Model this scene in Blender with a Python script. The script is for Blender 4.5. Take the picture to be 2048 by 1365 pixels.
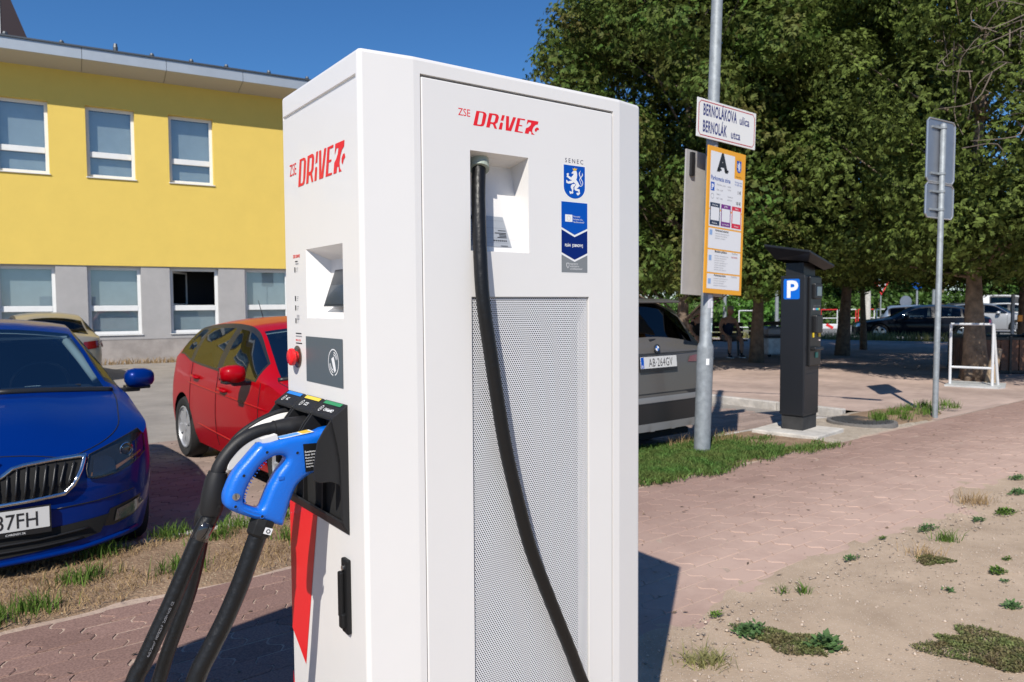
import bpy, bmesh, math, random
import numpy as np
from mathutils import Vector, Matrix
from mathutils.geometry import delaunay_2d_cdt
R = math.radians
for o in list(bpy.data.objects): bpy.data.objects.remove(o)
scene = bpy.context.scene
col = scene.collection
random.seed(7); rng = np.random.default_rng(7)

# ------------------------------------------------------------------ camera
EYE = 1.45
pitch, roll = math.atan(73.5/1500), math.atan(.0067)
fw = Vector((0, math.cos(pitch), -math.sin(pitch))); rt = Vector((1, 0, 0)); up = rt.cross(fw)
cr, sr = math.cos(roll), math.sin(roll)
r2 = cr*rt - sr*up; u2 = sr*rt + cr*up
cam = bpy.data.objects.new('camera', bpy.data.cameras.new('camera')); col.objects.link(cam)
M = Matrix((r2, u2, -fw)).transposed().to_4x4(); M.translation = Vector((0, 0, EYE)); cam.matrix_world = M
cam.data.sensor_width = 36; cam.data.lens = 36*1500/2048
cam.data.clip_start = .05; cam.data.clip_end = 2000
cam.data.dof.use_dof = True; cam.data.dof.focus_distance = 1.85; cam.data.dof.aperture_fstop = 9.0
scene.camera = cam
# ------------------------------------------------------------------ sky and sun
SUN_EL, SUN_AZ = 44, 196          # azimuth clockwise from +Y
w = bpy.data.worlds.new('World'); scene.world = w; w.use_nodes = True
nt = w.node_tree; bg = nt.nodes['Background']
sky = nt.nodes.new('ShaderNodeTexSky'); sky.sky_type = 'NISHITA'; sky.sun_disc = False
sky.sun_elevation = R(SUN_EL); sky.sun_rotation = R(SUN_AZ); sky.air_density = 1.0; sky.dust_density = 0.; sky.ozone_density = 10.0
hs = nt.nodes.new('ShaderNodeHueSaturation'); hs.inputs['Saturation'].default_value = 1.10
nt.links.new(sky.outputs[0], hs.inputs['Color']); nt.links.new(hs.outputs[0], bg.inputs[0]); bg.inputs[1].default_value = .105
sd = bpy.data.lights.new('sun', 'SUN'); sun = bpy.data.objects.new('sun', sd); col.objects.link(sun)
sd.energy = 5.0; sd.angle = R(.5); sd.color = (1, .945, .86)
a_, e_ = R(SUN_AZ), R(SUN_EL)
tosun = Vector((math.sin(a_)*math.cos(e_), math.cos(a_)*math.cos(e_), math.sin(e_)))
sun.rotation_euler = tosun.to_track_quat('Z', 'Y').to_euler(); sun.location = (-4, -8, 12)
scene.view_settings.view_transform = 'Standard'; scene.view_settings.look = 'None'
scene.view_settings.exposure = .1; scene.view_settings.gamma = 1

# ------------------------------------------------------------------ helpers
S2 = np.array([math.sin(R(52)), math.cos(R(52))]); N2 = np.array([-S2[1], S2[0]])   # along the street, away from the street
def sn(s, n, z=0.): return (s*S2[0]+n*N2[0], s*S2[1]+n*N2[1], z)
LOT = -.10

MATS = {}
def mat(name, c, rough=.6, metal=0., coat=0., var=0., vscale=8., bump=0., bscale=60., spec=.5, c2=None, detail=4., island=0., trans=0., emit=None):
    if name in MATS: return MATS[name]
    m = bpy.data.materials.new(name); m.use_nodes = True; t = m.node_tree; b = t.nodes['Principled BSDF']
    b.inputs['Base Color'].default_value = (*c, 1); b.inputs['Roughness'].default_value = rough
    b.inputs['Metallic'].default_value = metal; b.inputs['Coat Weight'].default_value = coat; b.inputs['Coat Roughness'].default_value = .04
    b.inputs['Specular IOR Level'].default_value = spec
    m.diffuse_color = (*c, 1)
    tc = None
    if var or bump or c2:
        tc = t.nodes.new('ShaderNodeTexCoord')
    if var or c2:
        n = t.nodes.new('ShaderNodeTexNoise'); n.inputs['Scale'].default_value = vscale; n.inputs['Detail'].default_value = detail; n.inputs['Roughness'].default_value = .65
        t.links.new(tc.outputs['Object'], n.inputs['Vector'])
        r = t.nodes.new('ShaderNodeValToRGB'); t.links.new(n.outputs['Fac'], r.inputs[0])
        d = c2 if c2 else tuple(max(0, x*(1-var)) for x in c); l = c if c2 else tuple(min(1, x*(1+var)) for x in c)
        r.color_ramp.elements[0].position = .32; r.color_ramp.elements[1].position = .68
        r.color_ramp.elements[0].color = (*d, 1); r.color_ramp.elements[1].color = (*l, 1)
        src = r.outputs[0]
        t.links.new(src, b.inputs['Base Color'])
    if island:
        g = t.nodes.new('ShaderNodeNewGeometry'); h = t.nodes.new('ShaderNodeHueSaturation')
        mp = t.nodes.new('ShaderNodeMapRange'); mp.inputs[3].default_value = 1-island; mp.inputs[4].default_value = 1+island
        t.links.new(g.outputs['Random Per Island'], mp.inputs[0]); t.links.new(mp.outputs[0], h.inputs['Value'])
        if var or c2: t.links.new(src, h.inputs['Color'])
        else: h.inputs['Color'].default_value = (*c, 1)
        t.links.new(h.outputs[0], b.inputs['Base Color'])
    if bump:
        n2 = t.nodes.new('ShaderNodeTexNoise'); n2.inputs['Scale'].default_value = bscale; n2.inputs['Detail'].default_value = 5
        t.links.new(tc.outputs['Object'], n2.inputs['Vector'])
        bp = t.nodes.new('ShaderNodeBump'); bp.inputs['Strength'].default_value = bump; bp.inputs['Distance'].default_value = .02
        t.links.new(n2.outputs['Fac'], bp.inputs['Height']); t.links.new(bp.outputs[0], b.inputs['Normal'])
    if trans:
        tr = t.nodes.new('ShaderNodeBsdfTranslucent'); mx = t.nodes.new('ShaderNodeMixShader'); mx.inputs[0].default_value = trans
        for l in b.inputs['Base Color'].links: t.links.new(l.from_socket, tr.inputs[0])
        if not b.inputs['Base Color'].links: tr.inputs[0].default_value = (*c, 1)
        out = t.nodes['Material Output']; t.links.new(b.outputs[0], mx.inputs[1]); t.links.new(tr.outputs[0], mx.inputs[2]); t.links.new(mx.outputs[0], out.inputs[0])
    if emit:
        b.inputs['Emission Color'].default_value = (*emit[0], 1); b.inputs['Emission Strength'].default_value = emit[1]
    MATS[name] = m
    return m
def glass_mat(name, tint, refl=.10, top=1.):
    if name in MATS: return MATS[name]
    m = bpy.data.materials.new(name); m.use_nodes = True; t = m.node_tree; t.nodes.remove(t.nodes['Principled BSDF'])
    tr = t.nodes.new('ShaderNodeBsdfTransparent'); tr.inputs[0].default_value = (*tint, 1)
    gl = t.nodes.new('ShaderNodeBsdfGlossy'); gl.inputs['Roughness'].default_value = .02; gl.inputs[0].default_value = (.9, .95, 1, 1)
    fr = t.nodes.new('ShaderNodeFresnel'); fr.inputs[0].default_value = 1.5
    mp = t.nodes.new('ShaderNodeMapRange'); mp.inputs[1].default_value = .04; mp.inputs[2].default_value = 1; mp.inputs[3].default_value = refl; mp.inputs[4].default_value = top
    mx = t.nodes.new('ShaderNodeMixShader')
    t.links.new(fr.outputs[0], mp.inputs[0]); t.links.new(mp.outputs[0], mx.inputs[0]); t.links.new(tr.outputs[0], mx.inputs[1]); t.links.new(gl.outputs[0], mx.inputs[2])
    t.links.new(mx.outputs[0], t.nodes['Material Output'].inputs[0]); MATS[name] = m
    return m

def tag(o, label=None, cat=None, group=None, kind=None):
    if label: o['label'] = label
    if cat: o['category'] = cat
    if group: o['group'] = group
    if kind: o['kind'] = kind
    return o
def thing(name, label, cat, loc=(0, 0, 0), rz=0., group=None):
    o = bpy.data.objects.new(name, None); col.objects.link(o); o.empty_display_size = .1
    o.location = loc; o.rotation_euler = (0, 0, rz)
    return tag(o, label, cat, group)
def mesh(name, V, F, m=None, parent=None, loc=None, smooth=False, rz=0.):
    me = bpy.data.meshes.new(name)
    if isinstance(V, np.ndarray) and isinstance(F, np.ndarray):
        me.vertices.add(len(V)); me.vertices.foreach_set('co', np.ascontiguousarray(V, dtype=np.float32).ravel())
        k = F.shape[1]; me.loops.add(F.size); me.loops.foreach_set('vertex_index', F.ravel().astype(np.int32))
        me.polygons.add(len(F)); me.polygons.foreach_set('loop_start', np.arange(0, F.size, k, dtype=np.int32)); me.polygons.foreach_set('loop_total', np.full(len(F), k, dtype=np.int32))
        me.update(calc_edges=True)
    else:
        me.from_pydata([tuple(v) for v in V], [], [tuple(f) for f in F]); me.update()
    if smooth: me.polygons.foreach_set('use_smooth', [True]*len(me.polygons))
    return obj(name, me, m, parent, loc, rz)
def obj(name, me, m=None, parent=None, loc=None, rz=0.):
    o = bpy.data.objects.new(name, me); col.objects.link(o)
    if m: 
        me.materials.clear(); me.materials.append(m)
    if parent: o.parent = parent
    if loc is not None: o.location = loc
    if rz: o.rotation_euler = (0, 0, rz)
    return o
class MB:
    def __init__(s): s.V = []; s.F = []
    def add(s, V, F):
        b = len(s.V); s.V += [tuple(v) for v in V]; s.F += [tuple(i+b for i in f) for f in F]; return s
    def box(s, c, d, rz=0., tilt=None):
        x, y, z = d[0]/2, d[1]/2, d[2]/2
        P = [(-x,-y,-z),(x,-y,-z),(x,y,-z),(-x,y,-z),(-x,-y,z),(x,-y,z),(x,y,z),(-x,y,z)]
        m = Matrix.Rotation(rz, 3, 'Z')
        if tilt: m = m @ Matrix.Rotation(tilt[0], 3, tilt[1])
        P = [m @ Vector(p) + Vector(c) for p in P]
        return s.add(P, [(0,3,2,1),(4,5,6,7),(0,1,5,4),(1,2,6,5),(2,3,7,6),(3,0,4,7)])
    def tube(s, pts, r, k=10, caps=True, flat=None):
        pts = [Vector(p) for p in pts]; n = len(pts); rs = r if isinstance(r, (list, tuple)) else [r]*n
        V = []; ref = None
        for i, p in enumerate(pts):
            t = (pts[min(i+1, n-1)] - pts[max(i-1, 0)]).normalized()
            if ref is None: ref = t.orthogonal().normalized()
            ref = (ref - t*ref.dot(t)).normalized(); b = t.cross(ref)
            for j in range(k):
                a = 2*math.pi*j/k; V.append(p + (ref*math.cos(a) + b*math.sin(a))*rs[i])
        F = [(i*k+j, i*k+(j+1) % k, (i+1)*k+(j+1) % k, (i+1)*k+j) for i in range(n-1) for j in range(k)]
        if caps: F += [tuple(range(k-1, -1, -1)), tuple(range((n-1)*k, n*k))]
        return s.add(V, F)
    def lathe(s, prof, k=24, M=None, caps=True):
        V = []
        for r, z in prof:
            for j in range(k):
                a = 2*math.pi*j/k; V.append(Vector((r*math.cos(a), r*math.sin(a), z)))
        if M: V = [M @ v for v in V]
        n = len(prof)
        F = [(i*k+j, i*k+(j+1) % k, (i+1)*k+(j+1) % k, (i+1)*k+j) for i in range(n-1) for j in range(k)]
        if caps: F += [tuple(range(k-1, -1, -1)), tuple(range((n-1)*k, n*k))]
        return s.add(V, F)
    def prism(s, poly, h0, h1, M=None):
        n = len(poly); V = [Vector((x, y, h0)) for x, y in poly] + [Vector((x, y, h1)) for x, y in poly]
        if M: V = [M @ v for v in V]
        F = [tuple(range(n-1, -1, -1)), tuple(range(n, 2*n))] + [(i, (i+1) % n, n+(i+1) % n, n+i) for i in range(n)]
        return s.add(V, F)
    def poly(s, poly, M=None, z=0.):
        V = [Vector((p[0], p[1], z)) for p in poly]
        if M: V = [M @ v for v in V]
        return s.add(V, [tuple(range(len(poly)))])
    def build(s, name, m, parent=None, loc=None, smooth=False, bevel=0., seg=2, rz=0., auto=None):
        o = mesh(name, s.V, s.F, m, parent, loc, smooth, rz)
        if bevel:
            b = o.modifiers.new('bevel', 'BEVEL'); b.width = bevel; b.segments = seg; b.limit_method = 'ANGLE'; b.angle_limit = R(35); b.harden_normals = False
        if auto is not None:
            o.data.polygons.foreach_set('use_smooth', [True]*len(o.data.polygons)); o.data.set_sharp_from_angle(angle=R(auto))
        return o
def catmull(P, n=8):
    P = [np.array(p, float) for p in P]; Q = [2*P[0]-P[1]] + P + [2*P[-1]-P[-2]]; out = []
    for i in range(1, len(Q)-2):
        for k in range(n):
            t = k/n; a, b, c, d = Q[i-1], Q[i], Q[i+1], Q[i+2]
            out.append(.5*(2*b + (c-a)*t + (2*a-5*b+4*c-d)*t*t + (3*b-a-3*c+d)*t**3))
    out.append(P[-1]); return [tuple(o) for o in out]
def ramp(keys):
    xs = np.array([k[0] for k in keys], float); ys = np.array([k[1] for k in keys], float); h = np.diff(xs); d = np.diff(ys)/h; m = np.zeros(len(xs))
    for i in range(1, len(xs)-1):
        if d[i-1]*d[i] > 0: m[i] = 2*d[i-1]*d[i]/(d[i-1]+d[i])
    m[0], m[-1] = d[0], d[-1]
    def f(x):
        x = float(np.clip(x, xs[0], xs[-1])); i = min(max(int(np.searchsorted(xs, x)-1), 0), len(h)-1); t = (x-xs[i])/h[i]
        return float((1+2*t)*(1-t)**2*ys[i] + t*(1-t)**2*h[i]*m[i] + t*t*(3-2*t)*ys[i+1] + t*t*(t-1)*h[i]*m[i+1])
    return f
def frame(o, x, y):
    x = Vector(x).normalized(); y = Vector(y).normalized(); z = x.cross(y); m = Matrix((x, y, z)).transposed().to_4x4(); m.translation = Vector(o); return m
def baked(o, cutters=(), keep=True):
    for c in cutters:
        b = o.modifiers.new('cut', 'BOOLEAN'); b.operation = 'DIFFERENCE'; b.solver = 'EXACT'; b.object = c
    dg = bpy.context.evaluated_depsgraph_get(); dg.update()
    me = bpy.data.meshes.new_from_object(o.evaluated_get(dg)); o.modifiers.clear(); o.data = me
    return o
def text(body, size, M, m, parent, name='lettering', ax='LEFT', bold=0., shear=0., sx=1., spacing=1.):
    cu = bpy.data.curves.new('t', 'FONT'); cu.body = body; cu.size = size; cu.align_x = ax; cu.offset = bold; cu.shear = shear; cu.resolution_u = 3; cu.space_character = spacing
    o = bpy.data.objects.new('t', cu); col.objects.link(o); dg = bpy.context.evaluated_depsgraph_get(); dg.update()
    me = bpy.data.meshes.new_from_object(o.evaluated_get(dg)); bpy.data.objects.remove(o); bpy.data.curves.remove(cu)
    me.transform(M @ Matrix.Diagonal((sx, 1, 1, 1))); me.name = name
    return obj(name, me, m, parent)
def cdt(poly, step, proj, m, name, parent, holes=(), smooth=True):
    """fill a 2D outline with a fine mesh and lay it on a surface given by proj(a, b)"""
    P = [Vector(p) for p in poly]; pts = []; edges = []
    def loop(L):
        b = len(pts); n = 0
        for i in range(len(L)):
            p, q = Vector(L[i]), Vector(L[(i+1) % len(L)]); k = max(1, int((q-p).length/step))
            for j in range(k): pts.append(p.lerp(q, j/k)); n += 1
        edges.extend((b+i, b+(i+1) % n) for i in range(n))
    loop(P)
    for h in holes: loop(h)
    x0, x1 = min(p[0] for p in P), max(p[0] for p in P); y0, y1 = min(p[1] for p in P), max(p[1] for p in P)
    def inside(q):
        c = False
        for i in range(len(P)):
            a, b = P[i], P[i-1]
            if (a.y > q.y) != (b.y > q.y) and q.x < (b.x-a.x)*(q.y-a.y)/(b.y-a.y)+a.x: c = not c
        return c
    y = y0+step*.5
    while y < y1:
        x = x0+step*.5
        while x < x1:
            if inside(Vector((x, y))): pts.append(Vector((x, y)))
            x += step
        y += step
    V, E, F, *_ = delaunay_2d_cdt(pts, edges, [], 4 if holes else 1, 1e-6)
    def within(q, L):
        c = False
        for i in range(len(L)):
            a, b = L[i], L[i-1]
            if (a[1] > q.y) != (b[1] > q.y) and q.x < (b[0]-a[0])*(q.y-a[1])/(b[1]-a[1])+a[0]: c = not c
        return c
    G = []
    for f in F:
        q = sum((V[i] for i in f), Vector((0, 0)))/len(f)
        if within(q, poly) and not any(within(q, h) for h in holes): G.append(f)
    return mesh(name, [proj(v.x, v.y) for v in V], G, m, parent, smooth=smooth)
def lump(V, amp, scale, seed=0):
    """cheap smooth noise on points"""
    r = np.random.default_rng(seed); out = np.zeros(len(V))
    for o in range(4):
        for k in range(3):
            d = r.normal(size=3); d /= np.linalg.norm(d); f = scale*2**o
            out += np.sin(V @ d*f + r.uniform(0, 6.28))*amp/(1.8**o)/2
    return out
# ================================================================== ground
def ground_mat(name, base, dark, scale, bump=.4, bscale=40., speck=None, rough=.9):
    m = bpy.data.materials.new(name); m.use_nodes = True; t = m.node_tree; b = t.nodes['Principled BSDF']; b.inputs['Roughness'].default_value = rough
    b.inputs['Specular IOR Level'].default_value = .2
    g = t.nodes.new('ShaderNodeNewGeometry'); n = t.nodes.new('ShaderNodeTexNoise'); n.inputs['Scale'].default_value = scale; n.inputs['Detail'].default_value = 9; n.inputs['Roughness'].default_value = .7
    t.links.new(g.outputs['Position'], n.inputs['Vector'])
    r = t.nodes.new('ShaderNodeValToRGB'); r.color_ramp.elements[0].position = .3; r.color_ramp.elements[1].position = .66
    r.color_ramp.elements[0].color = (*dark, 1); r.color_ramp.elements[1].color = (*base, 1); t.links.new(n.outputs['Fac'], r.inputs[0])
    out = r.outputs[0]
    if speck:
        v = t.nodes.new('ShaderNodeTexVoronoi'); v.inputs['Scale'].default_value = speck[1]; t.links.new(g.outputs['Position'], v.inputs['Vector'])
        q = t.nodes.new('ShaderNodeMath'); q.operation = 'LESS_THAN'; q.inputs[1].default_value = speck[2]; t.links.new(v.outputs['Distance'], q.inputs[0])
        x = t.nodes.new('ShaderNodeMix'); x.data_type = 'RGBA'; t.links.new(q.outputs[0], x.inputs['Factor']); t.links.new(out, x.inputs['A']); x.inputs['B'].default_value = (*speck[0], 1); out = x.outputs['Result']
    t.links.new(out, b.inputs['Base Color'])
    n2 = t.nodes.new('ShaderNodeTexNoise'); n2.inputs['Scale'].default_value = bscale; n2.inputs['Detail'].default_value = 6; t.links.new(g.outputs['Position'], n2.inputs['Vector'])
    bp = t.nodes.new('ShaderNodeBump'); bp.inputs['Strength'].default_value = bump; bp.inputs['Distance'].default_value = .02; t.links.new(n2.outputs['Fac'], bp.inputs['Height']); t.links.new(bp.outputs[0], b.inputs['Normal'])
    MATS[name] = m; return m
def brick_mat(name, c1, c2, mortar, w, h, rot):
    m = bpy.data.materials.new(name); m.use_nodes = True; t = m.node_tree; b = t.nodes['Principled BSDF']; b.inputs['Roughness'].default_value = .9; b.inputs['Specular IOR Level'].default_value = .2
    g = t.nodes.new('ShaderNodeNewGeometry'); mp = t.nodes.new('ShaderNodeMapping'); mp.inputs['Rotation'].default_value = (0, 0, rot); t.links.new(g.outputs['Position'], mp.inputs[0])
    k = t.nodes.new('ShaderNodeTexBrick'); k.inputs['Scale'].default_value = 1; k.inputs['Brick Width'].default_value = w; k.inputs['Row Height'].default_value = h; k.inputs['Mortar Size'].default_value = .006
    k.inputs['Color1'].default_value = (*c1, 1); k.inputs['Color2'].default_value = (*c2, 1); k.inputs['Mortar'].default_value = (*mortar, 1); t.links.new(mp.outputs[0], k.inputs[0])
    n = t.nodes.new('ShaderNodeTexNoise'); n.inputs['Scale'].default_value = .9; n.inputs['Detail'].default_value = 8; t.links.new(g.outputs['Position'], n.inputs['Vector'])
    x = t.nodes.new('ShaderNodeMix'); x.data_type = 'RGBA'; x.blend_type = 'MULTIPLY'; x.inputs['Factor'].default_value = .8
    r = t.nodes.new('ShaderNodeValToRGB'); r.color_ramp.elements[0].color = (.62, .6, .58, 1); r.color_ramp.elements[1].color = (1.15, 1.12, 1.08, 1); r.color_ramp.elements[0].position = .3; r.color_ramp.elements[1].position = .7
    t.links.new(n.outputs[0], r.inputs[0]); t.links.new(k.outputs['Color'], x.inputs['A']); t.links.new(r.outputs[0], x.inputs['B']); t.links.new(x.outputs['Result'], b.inputs['Base Color'])
    MATS[name] = m; return m
def sheet(name, pts, z, m, kind='structure', parent=None):
    o = mesh(name, [(p[0], p[1], z) for p in pts], [tuple(range(len(pts)))], m, parent)
    if not parent: tag(o, kind=kind)
    return o
m_earth = ground_mat('earth', (.30, .27, .21), (.16, .15, .10), .5)
m_lot = ground_mat('worn_asphalt', (.33, .30, .265), (.22, .20, .18), 1.3, bump=.3, bscale=90, speck=((.45, .42, .38), 45., .12))
m_road = ground_mat('road_asphalt', (.23, .23, .235), (.17, .17, .17), .8, bump=.2)
m_dirt = ground_mat('sandy_dirt', (.52, .40, .29), (.36, .27, .19), 2.5, bump=.4, bscale=160, speck=((.60, .52, .43), 75., .17))
m_soil = ground_mat('verge_soil', (.33, .225, .145), (.18, .12, .075), 6., bump=.8, bscale=60, speck=((.48, .40, .26), 60., .2))
m_plaza = brick_mat('plaza_brick', (.50, .38, .325), (.43, .325, .28), (.46, .385, .33), .2, .1, R(-38))
m_kerb = mat('kerb_concrete', (.46, .43, .39), .9, var=.25, vscale=6, bump=.4, bscale=50)
tag(mesh('ground', [(-500, -500, -.16), (500, -500, -.16), (500, 500, -.16), (-500, 500, -.16)], [(0, 1, 2, 3)], m_earth), kind='structure')
sheet('parking_lot', [sn(-40, 5.13), sn(9.61, 5.13), sn(9.61, 45), sn(-40, 45)], LOT, m_lot)
A0 = np.array([11.5, 28.4]); Ad = np.array([.836, -.549]); An = np.array([.549, .836])
def far(t, k=0): p = A0+Ad*t+An*k; return (p[0], p[1], 0)
sheet('plaza', [sn(9.7, 3.99), far(11.94), far(-16), sn(9.7, 26)], 0., m_plaza)
sheet('road', [far(-60, 1.6), far(90, 1.6), far(90, 60), far(-60, 60)], -.12, m_road)
# pale kerb band, grass strip along the road
kb = MB(); kb.add([(*far(-16)[:2], .012), (*far(12)[:2], .012), (*far(12, .5)[:2], .012), (*far(-16, .5)[:2], .012), (*far(-16, .5)[:2], -.16), (*far(12, .5)[:2], -.16)], [(0, 1, 2, 3), (3, 2, 5, 4)])
tag(kb.build('kerb', m_kerb), kind='structure')
sheet('grass_verge', [far(-16, .5), far(12, .5), far(12, 1.7), far(-16, 1.7)], -.05, m_soil)
# kerbs of the lot
def kerb_row(s0, s1, n0, n1, top, along_s=True, L=1.0, name='kerb'):
    k = tag(bpy.data.objects.new(name, None), kind='structure'); col.objects.link(k); k.location = sn(s0, n0)
    me = None; n = int((s1-s0)/L) if along_s else int((n1-n0)/L)
    for i in range(n):
        b = MB(); d = (L-.008, n1-n0, top+.16) if along_s else (s1-s0, L-.008, top+.16)
        if me is None:
            b.box((0, 0, 0), d); o = b.build('kerb_stone', m_kerb, k, bevel=.012); me = o.data
        else:
            o = obj('kerb_stone', me, None, k); bb = o.modifiers.new('bevel', 'BEVEL'); bb.width = .012
        c = sn(s0+(i+.5)*L, (n0+n1)/2) if along_s else sn((s0+s1)/2, n0+(i+.5)*L)
        o.location = Vector(c) - k.location + Vector((0, 0, (top-.16)/2 + random.uniform(-.004, .004)))
        o.rotation_euler = (0, 0, R(38)+random.uniform(-.006, .006))
kerb_row(-7, 9, 5.0, 5.13, -.015)
kerb_row(9.60, 9.70, 5.13, 14.13, .02, along_s=False)
# sidewalk bed and paving blocks
m_bed = ground_mat('joint_sand', (.50, .385, .30), (.34, .25, .20), 3.)
side = sheet('sidewalk', [sn(-9, 1.7), sn(40, 1.7), sn(40, 4.06), sn(-9, 4.06)], -.0045, m_bed)
def paver_mat():
    m = bpy.data.materials.new('red_paver'); m.use_nodes = True; t = m.node_tree; b = t.nodes['Principled BSDF']; b.inputs['Roughness'].default_value = .85; b.inputs['Specular IOR Level'].default_value = .25
    g = t.nodes.new('ShaderNodeNewGeometry'); oi = t.nodes.new('ShaderNodeObjectInfo')
    ad = t.nodes.new('ShaderNodeMath'); ad.operation = 'ADD'; fr = t.nodes.new('ShaderNodeMath'); fr.operation = 'FRACT'
    t.links.new(g.outputs['Random Per Island'], ad.inputs[0]); t.links.new(oi.outputs['Random'], ad.inputs[1]); t.links.new(ad.outputs[0], fr.inputs[0])
    r = t.nodes.new('ShaderNodeValToRGB'); r.color_ramp.elements[0].color = (.195, .118, .097, 1); r.color_ramp.elements[1].color = (.262, .163, .135, 1); t.links.new(fr.outputs[0], r.inputs[0])
    n = t.nodes.new('ShaderNodeTexNoise'); n.inputs['Scale'].default_value = 110; n.inputs['Detail'].default_value = 6; t.links.new(g.outputs['Position'], n.inputs['Vector'])
    r2_ = t.nodes.new('ShaderNodeValToRGB'); r2_.color_ramp.elements[0].position = .35; r2_.color_ramp.elements[1].position = .75; r2_.color_ramp.elements[0].color = (.72, .7, .7, 1); r2_.color_ramp.elements[1].color = (1.35, 1.35, 1.33, 1); t.links.new(n.outputs[0], r2_.inputs[0])
    x = t.nodes.new('ShaderNodeMix'); x.data_type = 'RGBA'; x.blend_type = 'MULTIPLY'; x.inputs['Factor'].default_value = 1; t.links.new(r.outputs[0], x.inputs['A']); t.links.new(r2_.outputs[0], x.inputs['B'])
    # trodden dust blown over from the bare ground along one edge
    sp = t.nodes.new('ShaderNodeVectorMath'); sp.operation = 'DOT_PRODUCT'; sp.inputs[1].default_value = (N2[0], N2[1], 0); t.links.new(g.outputs['Position'], sp.inputs[0])
    ss = t.nodes.new('ShaderNodeVectorMath'); ss.operation = 'DOT_PRODUCT'; ss.inputs[1].default_value = (S2[0], S2[1], 0); t.links.new(g.outputs['Position'], ss.inputs[0])
    mr = t.nodes.new('ShaderNodeMapRange'); mr.inputs[1].default_value = 3.6; mr.inputs[2].default_value = 2.4; mr.inputs[3].default_value = .38; mr.inputs[4].default_value = 1.05; t.links.new(sp.outputs['Value'], mr.inputs[0])
    ms = t.nodes.new('ShaderNodeMapRange'); ms.inputs[1].default_value = 1.6; ms.inputs[2].default_value = 3.4; ms.inputs[3].default_value = .15; ms.inputs[4].default_value = 1.; t.links.new(ss.outputs['Value'], ms.inputs[0])
    n3 = t.nodes.new('ShaderNodeTexNoise'); n3.inputs['Scale'].default_value = 3.2; n3.inputs['Detail'].default_value = 9; n3.inputs['Roughness'].default_value = .7; t.links.new(g.outputs['Position'], n3.inputs['Vector'])
    m1 = t.nodes.new('ShaderNodeMath'); m1.operation = 'MULTIPLY'; t.links.new(mr.outputs[0], m1.inputs[0]); t.links.new(ms.outputs[0], m1.inputs[1])
    m3 = t.nodes.new('ShaderNodeMapRange'); m3.inputs[1].default_value = .3; m3.inputs[2].default_value = .62; m3.inputs[3].default_value = .72; m3.inputs[4].default_value = 1.12; t.links.new(n3.outputs[0], m3.inputs[0])
    m2 = t.nodes.new('ShaderNodeMath'); m2.operation = 'MULTIPLY'; m2.use_clamp = True; t.links.new(m1.outputs[0], m2.inputs[0]); t.links.new(m3.outputs[0], m2.inputs[1])
    x2 = t.nodes.new('ShaderNodeMix'); x2.data_type = 'RGBA'; t.links.new(m2.outputs[0], x2.inputs['Factor']); t.links.new(x.outputs['Result'], x2.inputs['A']); x2.inputs['B'].default_value = (.50, .355, .285, 1)
    t.links.new(x2.outputs['Result'], b.inputs['Base Color'])
    bp = t.nodes.new('ShaderNodeBump'); bp.inputs['Strength'].default_value = .35; bp.inputs['Distance'].default_value = .004; t.links.new(n.outputs[0], bp.inputs['Height']); t.links.new(bp.outputs[0], b.inputs['Normal'])
    MATS['red_paver'] = m; return m
m_paver = paver_mat()
PS, PN = .205, .155
wave = [(0, 0), (.024, .22), (.024, .36), (-.022, .62), (-.022, .78), (0, 1)]
def paver_geo(g=.0022):
    L = [(-PS/2+g+x, -PN/2+g+y*(PN-2*g)) for x, y in wave]; Rr = [(PS/2-g+x, -PN/2+g+y*(PN-2*g)) for x, y in wave]
    out = L[::-1] + Rr; n = len(out); ins = []
    for x, y in out: ins.append((x*.965, y*.955))
    V = [(x, y, -.05) for x, y in out]+[(x, y, -.004) for x, y in out]+[(x, y, 0) for x, y in ins]
    F = [(i, (i+1) % n, n+(i+1) % n, n+i) for i in range(n)]+[(n+i, n+(i+1) % n, 2*n+(i+1) % n, 2*n+i) for i in range(n)]+[tuple(range(2*n, 3*n))]
    return V, F
pv, pf = paver_geo(); pv = [Vector(v) for v in pv]
pme = bpy.data.meshes.new('paver'); pme.from_pydata([tuple(v) for v in pv], [], pf); pme.update(); pme.materials.append(m_paver)
cells = []
for j in range(14):
    for i in range(-12, 84):
        cells.append((i*PS+(j % 2)*PS/2-.3, 3.975-PN/2-j*PN))
def seen(s, n):
    x, y, _ = sn(s, n)
    if y < 2.2: return False
    px = 1024+1500*x/y; py = 609+1500*EYE/y
    return -80 < px < 2130 and py < 1420 and not (590 < px < 1275)
cells.sort(key=lambda c: (not seen(*c), np.hypot(*sn(*c)[:2])))
rest = MB()
for i, (s, n) in enumerate(cells):
    p = Vector(sn(s, n, random.uniform(-.0035, .002))); rot = Matrix.Rotation(R(38)+random.uniform(-.012, .012), 3, 'Z') @ Matrix.Rotation(random.uniform(-.012, .012), 3, 'X') @ Matrix.Rotation(random.uniform(-.012, .012), 3, 'Y')
    if i < 300:
        o = obj('paver', pme, None, side); o.location = p - side.location; o.rotation_euler = rot.to_euler()
    else: rest.add([rot @ v + p for v in pv], pf)
o = rest.build('paver_field', m_paver, side); tag(o, kind='stuff')
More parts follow.
